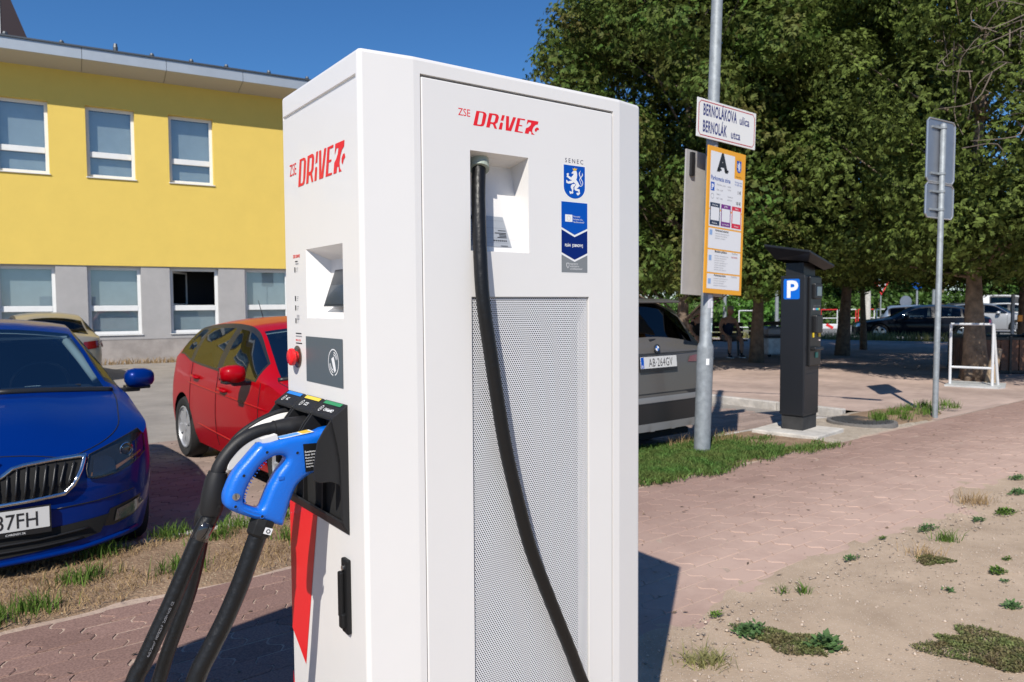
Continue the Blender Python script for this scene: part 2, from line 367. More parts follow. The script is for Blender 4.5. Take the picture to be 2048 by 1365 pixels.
# shaded block paving in the parking bays
lotf = MB()
m_bay = mat('bay_paver', (.30, .225, .19), .85, island=.16, bump=.3, bscale=120)
for j in range(26):
    for i in range(-22, 45):
        s, n = i*PS+(j % 2)*PS/2, 5.13+PN/2+j*PN
        p = Vector(sn(s, n, LOT+.008+random.uniform(-.003, .002))); rot = Matrix.Rotation(R(38)+random.uniform(-.01, .01), 3, 'Z')
        lotf.add([rot @ (v if v.z > -.04 else Vector((v.x, v.y, -.03))) + p for v in pv], pf)
tag(lotf.build('bay_paving', m_bay), kind='structure')
# bare ground beside the sidewalk: a relief mesh that runs out over the paving
def relief(name, s0, s1, n0, n1, step, zf, m):
    ns, nn = int((s1-s0)/step)+1, int((n1-n0)/step)+1
    s = np.linspace(s0, s1, ns); n = np.linspace(n0, n1, nn); SS, NN = np.meshgrid(s, n, indexing='ij')
    X = SS*S2[0]+NN*N2[0]; Y = SS*S2[1]+NN*N2[1]; V = np.stack([X.ravel(), Y.ravel(), np.zeros(X.size)], 1)
    V[:, 2] = zf(SS.ravel(), NN.ravel(), V)
    i = np.arange(ns*nn).reshape(ns, nn); F = np.stack([i[:-1, :-1].ravel(), i[1:, :-1].ravel(), i[1:, 1:].ravel(), i[:-1, 1:].ravel()], 1)
    o = mesh(name, V, F, m, smooth=True); return tag(o, kind='structure')
def zdirt(s, n, V):
    edge = 2.34+lump(V, .15, 2.2, 3)+lump(V, .05, 13., 4)+.06*np.clip((s-3)/6, 0, 1); t = np.clip((edge-n)/.40, -1, 1)
    return np.where(t > 0, .011*np.clip(t, 0, 1), .03*t) + lump(V, .0016, 5., 5)*np.clip(t+.3, 0, 1)
relief('bare_ground', -6, 22, -5, 2.75, .055, zdirt, m_dirt)
def zverge(s, n, V): return .012+lump(V, .010, 5., 8) - .03*np.clip((np.abs(n-4.5)-.42)/.12, 0, 1)
relief('grass_verge', -7, 7.3, 3.975, 5.02, .06, zverge, m_soil)
m_gravel = ground_mat('pale_gravel', (.56, .48, .38), (.36, .29, .22), 14., bump=1., bscale=110, speck=((.7, .64, .55), 70., .2))
relief('gravel_patch', 7.3, 9.56, 3.975, 5.02, .06, zverge, m_gravel)
def stuff(name, label, cat, V, F, m): return tag(mesh(name, V, F, m), label, cat, kind='stuff')
def blades(P, h, wd, lean=.5, seed=1):
    """one bent two-piece blade per root point"""
    r = np.random.default_rng(seed); n = len(P); H = h*r.uniform(.45, 1.25, n); a = r.uniform(0, 6.283, n); l = r.uniform(.1, 1, n)*lean*H; b = r.uniform(0, 6.283, n)
    d = np.stack([np.cos(a), np.sin(a), np.zeros(n)], 1)*(wd*r.uniform(.6, 1.3, n))[:, None]; L = np.stack([np.cos(b)*l, np.sin(b)*l, H], 1)
    mid = P+L*np.array([.35, .35, .6]); V = np.stack([P-d, P+d, mid+d*.7, mid-d*.7, P+L], 1).reshape(-1, 3)
    i = np.arange(n)*5
    return V, np.concatenate([np.stack([i, i+1, i+2], 1), np.stack([i, i+2, i+3], 1), np.stack([i+3, i+2, i+4], 1)])
m_grass = mat('green_grass', (.11, .185, .035), .6, island=.5, trans=.25, spec=.1)
m_straw = mat('dry_straw', (.36, .25, .13), .8, island=.3, trans=.2, spec=.2)
m_lush = mat('lush_clover', (.085, .18, .04), .55, c2=(.14, .17, .05), vscale=5., island=.5, trans=.25, spec=.1)
def scatter(s0, s1, n0, n1, n, clump=None, seed=1, keep=.5, scale=3.):
    r = np.random.default_rng(seed); s = r.uniform(s0, s1, n); q = r.uniform(n0, n1, n); V = np.stack([s*S2[0]+q*N2[0], s*S2[1]+q*N2[1], np.zeros(n)], 1)
    if clump is not None: V = V[lump(V, 1., scale, clump) > keep]
    V[:, 2] = .012; return V
def around(c, rs, rn, n, seed):
    r = np.random.default_rng(seed); t = r.normal(size=(n, 2))*.5; s = c[0]+t[:, 0]*rs; q = c[1]+t[:, 1]*rn
    return np.stack([s*S2[0]+q*N2[0], s*S2[1]+q*N2[1], np.full(n, .012)], 1)
# dry verge with green tufts in front of the parked cars
P = scatter(-1.2, 4.3, 4.02, 4.97, 19000, 21, 3, -.05, 2.5); V, F = blades(P, .03, .0022, 2., 4)
stuff('dry_grass', 'short dry straw covering the verge in front of the blue car', 'grass', V, F, m_straw)
tl = [(-.35, 4.25), (.0, 4.55), (.35, 4.15), (.6, 4.45), (.75, 4.85), (1.05, 4.3), (1.35, 4.75), (1.75, 4.45), (1.55, 4.9), (2.1, 4.3), (2.3, 4.8), (-.1, 4.9), (2.9, 4.5), (.15, 4.1), (1.15, 4.95), (1.9, 4.9), (3.3, 4.7)]
P = np.concatenate([around(c, .13, .09, 170, 50+i) for i, c in enumerate(tl)]); V, F = blades(P, .085, .003, .8, 6)
stuff('green_grass', 'green grass tufts growing in the dry verge', 'grass', V, F, m_grass)
# lush green patch round the lamp post
P = scatter(3.2, 7.3, 3.80, 5.02, 70000, None, 9); e_s = P[:, 0]*S2[0]+P[:, 1]*S2[1]; e_n = P[:, 0]*N2[0]+P[:, 1]*N2[1]; dd = np.minimum.reduce([(e_n-3.93)/.2, (5.02-e_n)/.12, (6.85-e_s)/.5, (e_s-3.3)/.4]); P = P[dd+lump(P, .5, 3.5, 33)+lump(P, .35, 15., 34) > np.random.default_rng(8).uniform(-.1, 1.5, len(P))]; V, F = blades(P, .048, .0048, 1.4, 10)
stuff('lush_grass', 'thick bright green grass round the foot of the lamp post', 'grass', V, F, m_lush)
P = np.concatenate([around(c, .22, .08, 70, 70+i) for i, c in enumerate([(5.9, 4.85), (6.5, 4.7), (6.3, 4.9)])]); V, F = blades(P, .13, .003, .6, 12)
stuff('dry_grass', 'tall dry grass stalks behind the lamp post', 'grass', V, F, m_straw)
P = np.concatenate([around((8.9+i*.17, 4.30+.16*math.sin(i*2.3), 0), .13, .09, 60 if i % 3 else 130, 90+i) for i in range(12)]); P[:, 2] = .045; V, F = blades(P, .10, .004, .8, 13)
relief('soil_mound', 8.2, 10.9, 3.93, 4.95, .05, lambda s, n, V: -.03+.085*np.clip(1.15-((s-9.5)/1.2)**2-((n-4.45)/.42)**2, 0, 1)**.6+lump(V, .008, 9., 14), m_soil)
stuff('weedy_grass', 'weedy green grass on the low mound round the manhole cover', 'grass', V, F, m_grass)
P = np.array([far(random.uniform(-14, 11.5), random.uniform(.55, 1.6)) for _ in range(7000)]); V, F = blades(P, .32, .012, .6, 14)
stuff('roadside_grass', 'tall pale grass strip along the far road kerb', 'grass', V, F, mat('pale_grass', (.25, .25, .09), .8, island=.4, trans=.2))
# pebbles on the bare ground
r = np.random.default_rng(5); n = 4500; s = r.uniform(1.6, 7.5, n); q = 2.15-np.abs(r.normal(0, .75, n)); c = np.stack([s*S2[0]+q*N2[0], s*S2[1]+q*N2[1], np.full(n, .014)], 1)
oct_ = np.array([(1, 0, 0), (-1, 0, 0), (0, 1, 0), (0, -1, 0), (0, 0, .7), (0, 0, -.7)]); of = np.array([(0, 2, 4), (2, 1, 4), (1, 3, 4), (3, 0, 4), (2, 0, 5), (1, 2, 5), (3, 1, 5), (0, 3, 5)])
sz = .0022+.0075*r.random(n)**3; V = (c[:, None, :]+oct_[None]*sz[:, None, None]*r.uniform(.7, 1.4, (n, 1, 3))).reshape(-1, 3); F = (of[None]+np.arange(n)[:, None, None]*6).reshape(-1, 3)
stuff('pebbles', 'small pale pebbles scattered over the bare ground', 'pebbles', V, F, mat('pebble', (.40, .325, .255), .85, island=.4))

# leaves, bark chips and crumbs lying on the paving
r = np.random.default_rng(15); n = 420; s = r.uniform(-.5, 9, n); q = r.uniform(2.0, 3.95, n); c = np.stack([s*S2[0]+q*N2[0], s*S2[1]+q*N2[1], np.full(n, .0055)], 1); a = r.uniform(0, 6.283, n); l = .004+.016*r.random(n)**2.5; wd = l*r.uniform(.25, .6, n)
d = np.stack([np.cos(a), np.sin(a), r.uniform(-.1, .25, n)], 1)*l[:, None]; e = np.stack([-np.sin(a), np.cos(a), r.uniform(-.2, .2, n)], 1)*wd[:, None]; V = np.stack([c-d, c+e, c+d, c-e], 1).reshape(-1, 3)
stuff('litter', 'small dry leaves and bark crumbs lying on the paving', 'litter', V, np.arange(len(V)).reshape(-1, 4), mat('leaf_litter', (.16, .11, .07), .8, island=.8))
# ================================================================== yellow building
B = thing('office_building', 'two storey yellow and grey rendered office building with white windows', 'building', (-10.124, 20.92, 0), R(30.7))
m_yel = mat('yellow_render', (.80, .575, .125), .9, var=.025, vscale=1.5, bump=.5, bscale=120)
m_gry = mat('grey_render', (.41, .395, .385), .9, var=.07, vscale=1.5, bump=.5, bscale=110)
m_plin = mat('plinth_render', (.36, .325, .30), .95, var=.18, vscale=2.5, bump=.6, bscale=70)
m_white = mat('white_upvc', (.78, .78, .76), .45, var=.04, vscale=5)
m_dark = mat('dark_room', (.012, .012, .014), .9)
X0, X1 = -14.5, 9.5
UW = [(-1.38+2.02*k, 1.17) for k in range(-6, 2)]; LW = [(-1.46+2.03*k, 1.30) for k in range(-6, 5)]
def holed(name, z0, z1, wins, wz, m, y=0.):
    b = MB(); xs = sorted([X0, X1]+[v for x, wd in wins for v in (x, x+wd)])
    op = {round(x, 4) for x, wd in wins}
    for i in range(len(xs)-1):
        a, c = xs[i], xs[i+1]
        for za, zb in ((z0, wz[0]), (wz[0], wz[1]), (wz[1], z1)):
            if za == wz[0] and round(a, 4) in op: continue
            if zb-za < 1e-4: continue
            b.add([(a, y, za), (c, y, za), (c, y, zb), (a, y, zb)], [(0, 1, 2, 3)])
    for x, wd in wins:
        for p, q in (((x, wz[0]), (x, wz[1])), ((x, wz[1]), (x+wd, wz[1])), ((x+wd, wz[1]), (x+wd, wz[0])), ((x+wd, wz[0]), (x, wz[0]))):
            b.add([(p[0], y, p[1]), (q[0], y, q[1]), (q[0], y+.3, q[1]), (p[0], y+.3, p[1])], [(3, 2, 1, 0)])
    return b.build(name, m, B)
holed('upper_wall', 2.57, 7.72, UW, (4.93, 6.81), m_yel)
holed('lower_wall', .55, 2.566, LW, (.69, 2.54), m_gry, .03)
MB().add([(X0, .04, -.16), (X1, .04, -.16), (X1, .04, .55), (X0, .04, .55)], [(0, 1, 2, 3)]).build('plinth', m_plin, B)
MB().add([(X0, 0, 2.57), (X1, 0, 2.57), (X1, .03, 2.57), (X0, .03, 2.57)], [(3, 2, 1, 0)]).build('drip_edge', m_yel, B)
bk = MB(); bk.box(((X0+X1)/2, 6.2, 3.9), (X1-X0, 10, 8.2)); bk.build('dark_interior', m_dark, B)  # black box stands in for the unlit rooms behind the windows
for x in (X0, X1): MB().add([(x, 0, -.16), (x, 1.3, -.16), (x, 1.3, 7.7), (x, 0, 7.7)], [(0, 1, 2, 3)]).build('end_wall', m_yel, B)
g_pane = glass_mat('window_glass', (.86, .92, .95), .14, .6); m_blind = mat('roller_blind', (.50, .56, .56), .8, var=.05, vscale=3); m_sill = mat('sill_metal', (.6, .6, .6), .4, metal=.4)
def win(x, z0, wd, ht, y, tr, opened=False, blind=True, roomy=.5):
    f = MB(); t = .085; d = .07; yc = y+.17
    f.box((x+t/2, yc, z0+ht/2), (t, d, ht)); f.box((x+wd-t/2, yc, z0+ht/2), (t, d, ht)); f.box((x+wd/2, yc, z0+ht-t/2), (wd-2*t, d, t)); f.box((x+wd/2, yc, z0+t/2), (wd-2*t, d, t)); f.box((x+wd/2, yc, z0+tr), (wd-2*t, d+.01, .15))
    o = f.build('window', m_white, B, bevel=.006, seg=1)
    MB().box((x+wd/2, y+.05, z0-.012), (wd+.04, .17, .022)).build('sill', m_white, o)
    for a, b, nm in ((z0+t, z0+tr-.075, 'pane'), (z0+tr+.075, z0+ht-t, 'pane')):
        if opened and b > z0+tr+.5:
            q = MB(); fr = .05; W2 = wd-2*t; th = R(62); cx, cy = x+t, yc+.03
            def rp(u, zz, dy=0): return (cx+u*math.cos(th)-dy*math.sin(th), cy+u*math.sin(th)+dy*math.cos(th), zz)
            for u0, u1, za, zb in ((0, fr, a, b), (W2-fr, W2, a, b), (fr, W2-fr, a, a+fr), (fr, W2-fr, b-fr, b)):
                q.add([rp(u0, za), rp(u1, za), rp(u1, zb), rp(u0, zb), rp(u0, za, .05), rp(u1, za, .05), rp(u1, zb, .05), rp(u0, zb, .05)], [(0, 1, 2, 3), (7, 6, 5, 4), (0, 4, 5, 1), (1, 5, 6, 2), (2, 6, 7, 3), (3, 7, 4, 0)])
            s_ = q.build('sash', m_white, o); tag(s_, 'white window sash swung open into the dark room')
            MB().add([rp(fr, a+fr, .025), rp(W2-fr, a+fr, .025), rp(W2-fr, b-fr, .025), rp(fr, b-fr, .025)], [(0, 1, 2, 3)]).build('pane', g_pane, o)
            continue
        MB().add([(x+t, yc, a), (x+wd-t, yc, a), (x+wd-t, yc, b), (x+t, yc, b)], [(0, 1, 2, 3)]).build(nm, g_pane, o)
        zt = b; a2 = a if a < z0+.2 or True else a
        if blind: MB().add([(x+t*.5, yc+.10, a2), (x+wd-t*.5, yc+.10, a2), (x+wd-t*.5, yc+.10, b), (x+t*.5, yc+.10, b)], [(0, 1, 2, 3)]).build('blind', m_blind, o)
for x, wd in UW: win(x, 4.93, wd, 1.88, 0, .62)
for i, (x, wd) in enumerate(LW): win(x, .69, wd, 1.85, .03, .72, opened=(i == 7))
m_fas = mat('fascia_metal', (.42, .46, .50), .45, metal=.3, var=.05, vscale=2); m_sof = mat('soffit_panel', (.50, .47, .42), .6); m_roof = mat('roof_edge', (.10, .11, .12), .5, metal=.5)
PW = 1.98
for i in range(-7, 5):
    x = i*PW+.55
    MB().box((x+PW/2, -.75, 7.94), (PW-.012, .03, .28)).build('fascia_panel', m_fas, B)
    MB().add([(x+.006, 0.02, 7.655), (x+PW-.006, .02, 7.655), (x+PW-.006, -.735, 7.80), (x+.006, -.735, 7.80)], [(0, 1, 2, 3)]).build('soffit_panel', m_sof, B)
MB().add([(X0, .02, 7.67), (X1, .02, 7.67), (X1, -.73, 7.815), (X0, -.73, 7.815)], [(0, 1, 2, 3)]).build('soffit_void', m_roof, B)
rf = MB(); rf.add([(X0-.2, -.80, 8.085), (X1+.2, -.80, 8.085), (X1+.2, 11, 9.2), (X0-.2, 11, 9.2), (X0-.2, -.80, 8.125), (X1+.2, -.80, 8.125), (X1+.2, 11, 9.25), (X0-.2, 11, 9.25)], [(0, 1, 5, 4), (4, 5, 6, 7), (0, 3, 2, 1), (1, 2, 6, 5), (0, 4, 7, 3)]); roof = rf.build('roof', m_roof, B)
for x, h in ((-3.1, .09), (-1.87, .08), (-.62, .2), (.27, .09), (1.28, .09), (2.22, .09), (3.42, .1), (4.56, .09)):
    MB().lathe([(.055, 0), (.06, h*.5), (.04, h)], 8, Matrix.Translation((x*.97-.05, -.68, 8.13))).build('snow_guard', m_roof, roof)
tw = MB(); tw.prism([(-6.5, 8), (-3.30, 8), (-3.30, 10.6), (-6.5, 10.6)], 0, 2, Matrix(((1, 0, 0, 0), (0, 0, 1, 2.4), (0, 1, 0, 0), (0, 0, 0, 1)))); tw.build('roof_dormer', mat('dormer_render', (.5, .5, .48), .8), roof)
tw = MB(); tw.prism([(-3.295, 8), (-2.35, 8), (-2.55, 8.7), (-3.2, 10.5), (-3.295, 10.6)], 0, 2, Matrix(((1, 0, 0, 0), (0, 0, 1, 2.42), (0, 1, 0, 0), (0, 0, 0, 1)))); tw.build('dormer_roof', mat('dark_red_tin', (.03, .014, .014), .5), roof)
P = np.array([(x, -.25-random.random()*.3, -.1) for x in np.random.default_rng(4).uniform(-4, 8, 1600)]); V, F = blades(P, .16, .01, .9, 33)
th = R(30.7); V = V @ np.array([[math.cos(th), math.sin(th), 0], [-math.sin(th), math.cos(th), 0], [0, 0, 1]])+np.array([-10.124, 20.92, 0])
stuff('dry_grass', 'dry yellow grass strip along the foot of the building', 'grass', V, F, m_straw)
# ================================================================== charging station (local x runs along its long side, y across, z up)
CH = thing('charging_station', 'tall white electric car charging station with red lettering and perforated side panel', 'charger', (-.3192, 1.6, 0), R(35.7))
CHW, CHL, CHT, BU = .479, .831, 1.992, .016
m_cw = mat('white_powder_coat', (.77, .75, .725), .36, coat=.2, var=.012, vscale=2.5, bump=.03, bscale=700)
m_red = mat('signal_red', (.78, .012, .016), .4, coat=.15)
m_blk = mat('black_plastic', (.009, .009, .0095), .5, spec=.3, bump=.06, bscale=500)
m_blk2 = mat('charcoal_plastic', (.014, .014, .015), .5, spec=.35, bump=.08, bscale=500)
m_rub = mat('black_rubber', (.007, .007, .0075), .4, spec=.35, bump=.12, bscale=60)
m_slate = mat('slate_panel', (.085, .108, .122), .35)
m_void = mat('void_black', (.008, .008, .008), .9)
m_wht = mat('white_print', (.8, .8, .8), .5); m_ink = mat('black_print', (.02, .02, .022), .5); m_gink = mat('grey_print', (.3, .3, .32), .5)
m_navy = mat('navy_print', (.01, .02, .16), .45); m_eu = mat('royal_blue_print', (.0, .075, .42), .5, spec=.2); m_gold = mat('gold_print', (.75, .48, .03), .5)
plan = [(0, 0), (.122, -BU), (.738, -BU), (CHL, 0), (CHL, CHW), (.738, CHW+BU), (.122, CHW+BU), (0, CHW)]
b = MB(); b.prism(plan, .07, CHT); body = b.build('housing', m_cw, CH, bevel=.009, seg=3)
plinth = MB().box((CHL/2, CHW/2, .035), (CHL-.06, CHW-.05, .07)).build('plinth', mat('grey_concrete', (.4, .39, .37), .9, var=.2, bump=.4), CH)
def cutter(V, F=None):
    o = MB(); o.add(V, F or [(0, 3, 2, 1), (4, 5, 6, 7), (0, 1, 5, 4), (1, 2, 6, 5), (2, 3, 7, 6), (3, 0, 4, 7)]); c = mesh('cutter', o.V, o.F); c.parent = CH
    bm = bmesh.new(); bm.from_mesh(c.data); bmesh.ops.recalc_face_normals(bm, faces=bm.faces); bm.to_mesh(c.data); bm.free(); return c
def boxv(x0, x1, y0, y1, z0, z1): return [(x0, y0, z0), (x1, y0, z0), (x1, y1, z0), (x0, y1, z0), (x0, y0, z1), (x1, y0, z1), (x1, y1, z1), (x0, y1, z1)]
DX0, DX1, DZ0, DZ1 = .138, .7145, .14, 1.956
c_scr = cutter([(-.012, .094, 1.413), (-.012, .334, 1.413), (-.012, .334, 1.5955), (-.012, .094, 1.5955), (.048, .112, 1.446), (.048, .285, 1.446), (.048, .285, 1.562), (.048, .112, 1.562)], [(0, 1, 2, 3), (7, 6, 5, 4), (0, 4, 5, 1), (1, 5, 6, 2), (2, 6, 7, 3), (3, 7, 4, 0)])
c_grv = cutter(boxv(-.02, .005, .014, .470, 1.931, 1.9405))
c_pck = cutter(boxv(DX0, DX1, -.05, .012, DZ0, DZ1))
RX0, RX1, RZ0, RZ1 = .2655, .4345, 1.574, 1.8115
def wedge(y0): return cutter([(RX0, y0, RZ0), (RX1, y0, RZ0), (RX1, y0, RZ1), (RX0, y0, RZ1), (RX0, .004, RZ0+.001), (RX1, .004, RZ0+.001), (RX1-.002, .056, RZ1-.022), (RX0+.002, .056, RZ1-.022)])
c_rec = wedge(-.05)
MX0, MX1, MZ0, MZ1 = .2665, .6285, .26, 1.468
c_msh = cutter(boxv(MX0, MX1, -.05, .035, MZ0, MZ1))
baked(body, [c_scr, c_grv, c_pck, c_rec, c_msh])
d = MB(); d.add(boxv(DX0+.003, DX1-.003, -BU-.0005, .0115, DZ0+.003, DZ1-.006), [(0, 3, 2, 1), (4, 5, 6, 7), (0, 1, 5, 4), (1, 2, 6, 5), (2, 3, 7, 6), (3, 0, 4, 7)]); door = d.build('door', m_cw, CH, bevel=.0025, seg=2); tag(door, 'white hinged side door with cable recess and perforated panel')
baked(door, [c_rec, c_msh])
for c in (c_scr, c_grv, c_pck, c_rec, c_msh): bpy.data.objects.remove(c)
# perforated sheet in the door: real holes, black sheet behind
p = .0059; nx = int((MX1-MX0)/p); row = p*.866; nz = int((MZ1-MZ0)/row)
I, J = np.meshgrid(np.arange(nx+1), np.arange(nz), indexing='ij'); cx = (MX0+.001+(I+.5*(J % 2))*p).ravel(); cz = (MZ1-.004-J*row).ravel()
ok = (cx > MX0+p*.3) & (cx < MX1-p*.3); cx, cz = cx[ok], cz[ok]; n = len(cx); ang = R(30)+np.arange(6)*R(60)
ro, ri = p/math.sqrt(3)+.00002, .0020
V = np.zeros((n, 12, 3)); V[:, :6, 0] = cx[:, None]+ro*np.cos(ang); V[:, :6, 2] = cz[:, None]+ro*np.sin(ang); V[:, 6:, 0] = cx[:, None]+ri*np.cos(ang); V[:, 6:, 2] = cz[:, None]+ri*np.sin(ang); V[:, :, 1] = -BU+.004
k = np.arange(6); F = np.stack([k, (k+1) % 6, 6+(k+1) % 6, 6+k], 1)[None]+(np.arange(n)*12)[:, None, None]
grid = mesh('perforated_sheet', V.reshape(-1, 3), F.reshape(-1, 4), mat('sheet_white', (.73, .735, .75), .4), CH); tag(grid, 'white perforated metal ventilation sheet')
MB().add([(MX0, .03, MZ0), (MX1, .03, MZ0), (MX1, .03, MZ1), (MX0, .03, MZ1)], [(0, 1, 2, 3)]).build('dark_backing', mat('backing_black', (.02, .02, .022), .95), CH)  # black backing puts the dark inside of the housing into the colour
FF = lambda y, z, m=.0: frame((-m, y, z), (0, -1, 0), (0, 0, 1))          # on the front: x runs right, y up
SF = lambda x, z, m=.0: frame((x, -BU-m, z), (1, 0, 0), (0, 0, 1))         # on the long side
# --- word mark (outline polygons in metres)
LOGO = [([(.0092, .0342), (.0284, .0344), (.0345, .033), (.0376, .0284), (.0322, .0085), (.0281, .0018), (.0226, .0002), (0, 0)], [[(.0173, .0313), (.0257, .0317), (.0281, .0293), (.0227, .0061), (.0193, .0035), (.0108, .0034)]]),
 ([(.0448, .0339), (.0642, .0346), (.0704, .0329), (.0725, .0281), (.0682, .015), (.0619, .0108), (.0666, 0), (.0594, 0), (.0545, .0095), (.0484, .0096), (.0453, .0003), (.0357, 0)], [[(.0533, .0305), (.0607, .0307), (.063, .0283), (.0595, .0161), (.0559, .0137), (.0482, .0138)]]),
 ([(.0817, .0345), (.0892, .0346), (.0844, .0203), (.0809, .0216), (.0766, .0201)], []), ([(.0757, .0155), (.0794, .0171), (.0839, .0154), (.0801, 0), (.0711, 0)], []),
 ([(.0933, .0341), (.1018, .0341), (.1005, .005), (.1137, .0341), (.1223, .0342), (.1074, 0), (.0913, 0)], []),
 ([(.1267, .0338), (.1498, .0341), (.1483, .0307), (.1347, .0309), (.1316, .0183), (.1411, .0181), (.1396, .0155), (.1306, .0155), (.1272, .0029), (.1425, .0025), (.1413, 0), (.117, 0)], []),
 ([(.1564, .0338), (.19, .0337), (.188, .0267), (.1805, .0241), (.1744, .0181), (.1706, .0105), (.1714, .0047), (.1781, 0), (.1676, 0), (.1676, .006), (.1617, .0068), (.159, 0), (.1476, 0), (.1514, .0127), (.1588, .016), (.1655, .0216), (.1678, .0278), (.1604, .0282), (.1536, .021)], []),
 ([(.1819, .007), (.1784, .0097), (.1785, .0145), (.1842, .0187), (.1895, .0188), (.1917, .0142), (.1857, .0118)], [])]
def logo(M, sx, sy, zse, parent):
    for P, H in LOGO:
        q = [(x*sx, y*sy) for x, y in P]; hs = [[(x*sx, y*sy) for x, y in h] for h in H]
        cdt(q, 9., lambda a, b_: M @ Vector((a, b_, 0)), m_red, 'logo_letter', parent, holes=hs, smooth=False)
    text('ZSE', zse[2], M @ Matrix.Translation((zse[0], zse[1], 0)), m_red, parent, 'lettering', sx=zse[3])
logo(SF(.2752, 1.862, .0008), 1, 1, (-.0405, .0178, .0235, .88), CH)
logo(FF(.366, 1.7468, .0008), 1.53, 1.93, (-.060, .034, .042, .72), CH)
def decal(name, pts, m, M, parent=CH, z=0.): return MB().poly(pts, M, z).build(name, m, parent)
def quad(x0, x1, y0, y1): return [(x0, y0), (x1, y0), (x1, y1), (x0, y1)]
decal('sticker', quad(-.048, .2, -.012, .045), mat('clear_film', (.79, .79, .785), .2, coat=.5), SF(.2752, 1.862, .0004))
# --- town crest
M = SF(.5797, 1.759, .0006)
text('SENEC', .0155, SF(.5795, 1.8065, .0006), mat('dark_print', (.03, .03, .06), .5), CH, 'lettering', ax='CENTER', spacing=1.5, bold=.0001)
shield = [(-.0352, .0413)]+[(-.0352, -.013)]+[(-.0352*math.cos(R(t)), -.013-.0285*math.sin(R(t))) for t in range(12, 180, 12)]+[(.0352, -.013), (.0352, .0413)]
decal('crest_border', [(x*1.10, y*1.06) for x, y in shield], m_wht, M); decal('crest', shield, m_eu, M, z=.0003)
LION = [[(-.0069, .0257), (-.0039, .0274), (.001, .0288), (.0065, .0284), (.0083, .0235), (.0089, .018), (.0081, .0114), (.0058, .0066), (.0095, .0032), (.0138, -.002), (.0166, -.0059), (.0152, -.0102), (.0101, -.0139), (.0072, -.0163), (.0156, -.0165), (.0178, -.0188), (.0168, -.0231), (.0189, -.0271), (.0168, -.0292), (.0116, -.033), (.0082, -.0312), (.0061, -.0277), (.0082, -.0257), (.0137, -.0262), (.0125, -.0221), (.0033, -.021), (.0002, -.0189), (-.0006, -.0139), (.0015, -.0105), (.0052, -.0064), (.0027, -.0039), (-.0015, -.0015), (-.0052, .0005), (-.0088, .0043), (-.0103, .0084), (-.0094, .0131), (-.0039, .0177), (-.0027, .0211), (-.0069, .0207), (-.0112, .0221), (-.0069, .0239)],
 [(-.0094, .0043), (-.0161, .006), (-.0215, .0096), (-.0263, .011), (-.0245, .0149), (-.0263, .0188), (-.0214, .0211), (-.0178, .0192), (-.0203, .0162), (-.0197, .0144), (-.0124, .0114), (-.0088, .0108)],
 [(-.004, -.0021), (-.0125, -.0043), (-.0197, -.0054), (-.027, -.0037), (-.0275, .0036), (-.0239, .0025), (-.0221, -.0005), (-.0137, .0021), (-.007, .004)],
 [(.0033, -.0043), (-.007, -.0055), (-.0119, -.0098), (-.0125, -.0144), (-.0089, -.0197), (-.0083, -.0251), (-.0174, -.0236), (-.0162, -.0286), (-.0138, -.0311), (-.0089, -.0289), (-.0065, -.0301), (-.0041, -.0267), (-.0053, -.0231), (-.0034, -.0174), (-.004, -.0128), (.0015, -.0086)]]
TAIL = [[(.0159, -.0074), (.0206, -.0087), (.0261, -.0056), (.0274, .002), (.0231, .0081), (.0182, .0161), (.0163, .0233), (.0201, .0302)], [(.023, -.0049), (.0179, .0049), (.0179, .0095), (.0243, .0166), (.0268, .0206), (.0256, .0251)]]
CROWN = [(-.0041, .0288), (-.0063, .0355), (-.0024, .0326), (.001, .0367), (.0045, .0333), (.009, .0358), (.0062, .0298)]
def lion(M, parent, z=.0006, k=1.):
    for i, q in enumerate(LION): cdt([(x*k, y*k) for x, y in q], 9., lambda a, b_: M @ Vector((a, b_, z+i*.00005)), m_wht, 'crest_lion', parent, smooth=False)
    for i, t in enumerate(TAIL):
        c = catmull([(x*k, y*k, 0) for x, y in t], 4); s = MB(); wd = [.0008+.0009*(j/len(c))**2 if j < len(c)-3 else .0006 for j in range(len(c))]
        L_, R_ = [], []
        for j, q in enumerate(c):
            a, e = c[max(j-1, 0)], c[min(j+1, len(c)-1)]; dx, dy = e[0]-a[0], e[1]-a[1]; l = math.hypot(dx, dy) or 1
            L_.append((q[0]-dy/l*wd[j]*k, q[1]+dx/l*wd[j]*k)); R_.append((q[0]+dy/l*wd[j]*k, q[1]-dx/l*wd[j]*k))
        V = [M @ Vector((*q, z+.0001*i)) for q in L_+R_]; nn = len(c); s.add(V, [(j, j+1, nn+j+1, nn+j) for j in range(nn-1)]); s.build('crest_lion', m_wht, parent)
    cdt([(x*k, y*k) for x, y in CROWN], 9., lambda a, b_: M @ Vector((a, b_, z)), m_gold, 'crest_crown', parent, smooth=False)
lion(M, CH)
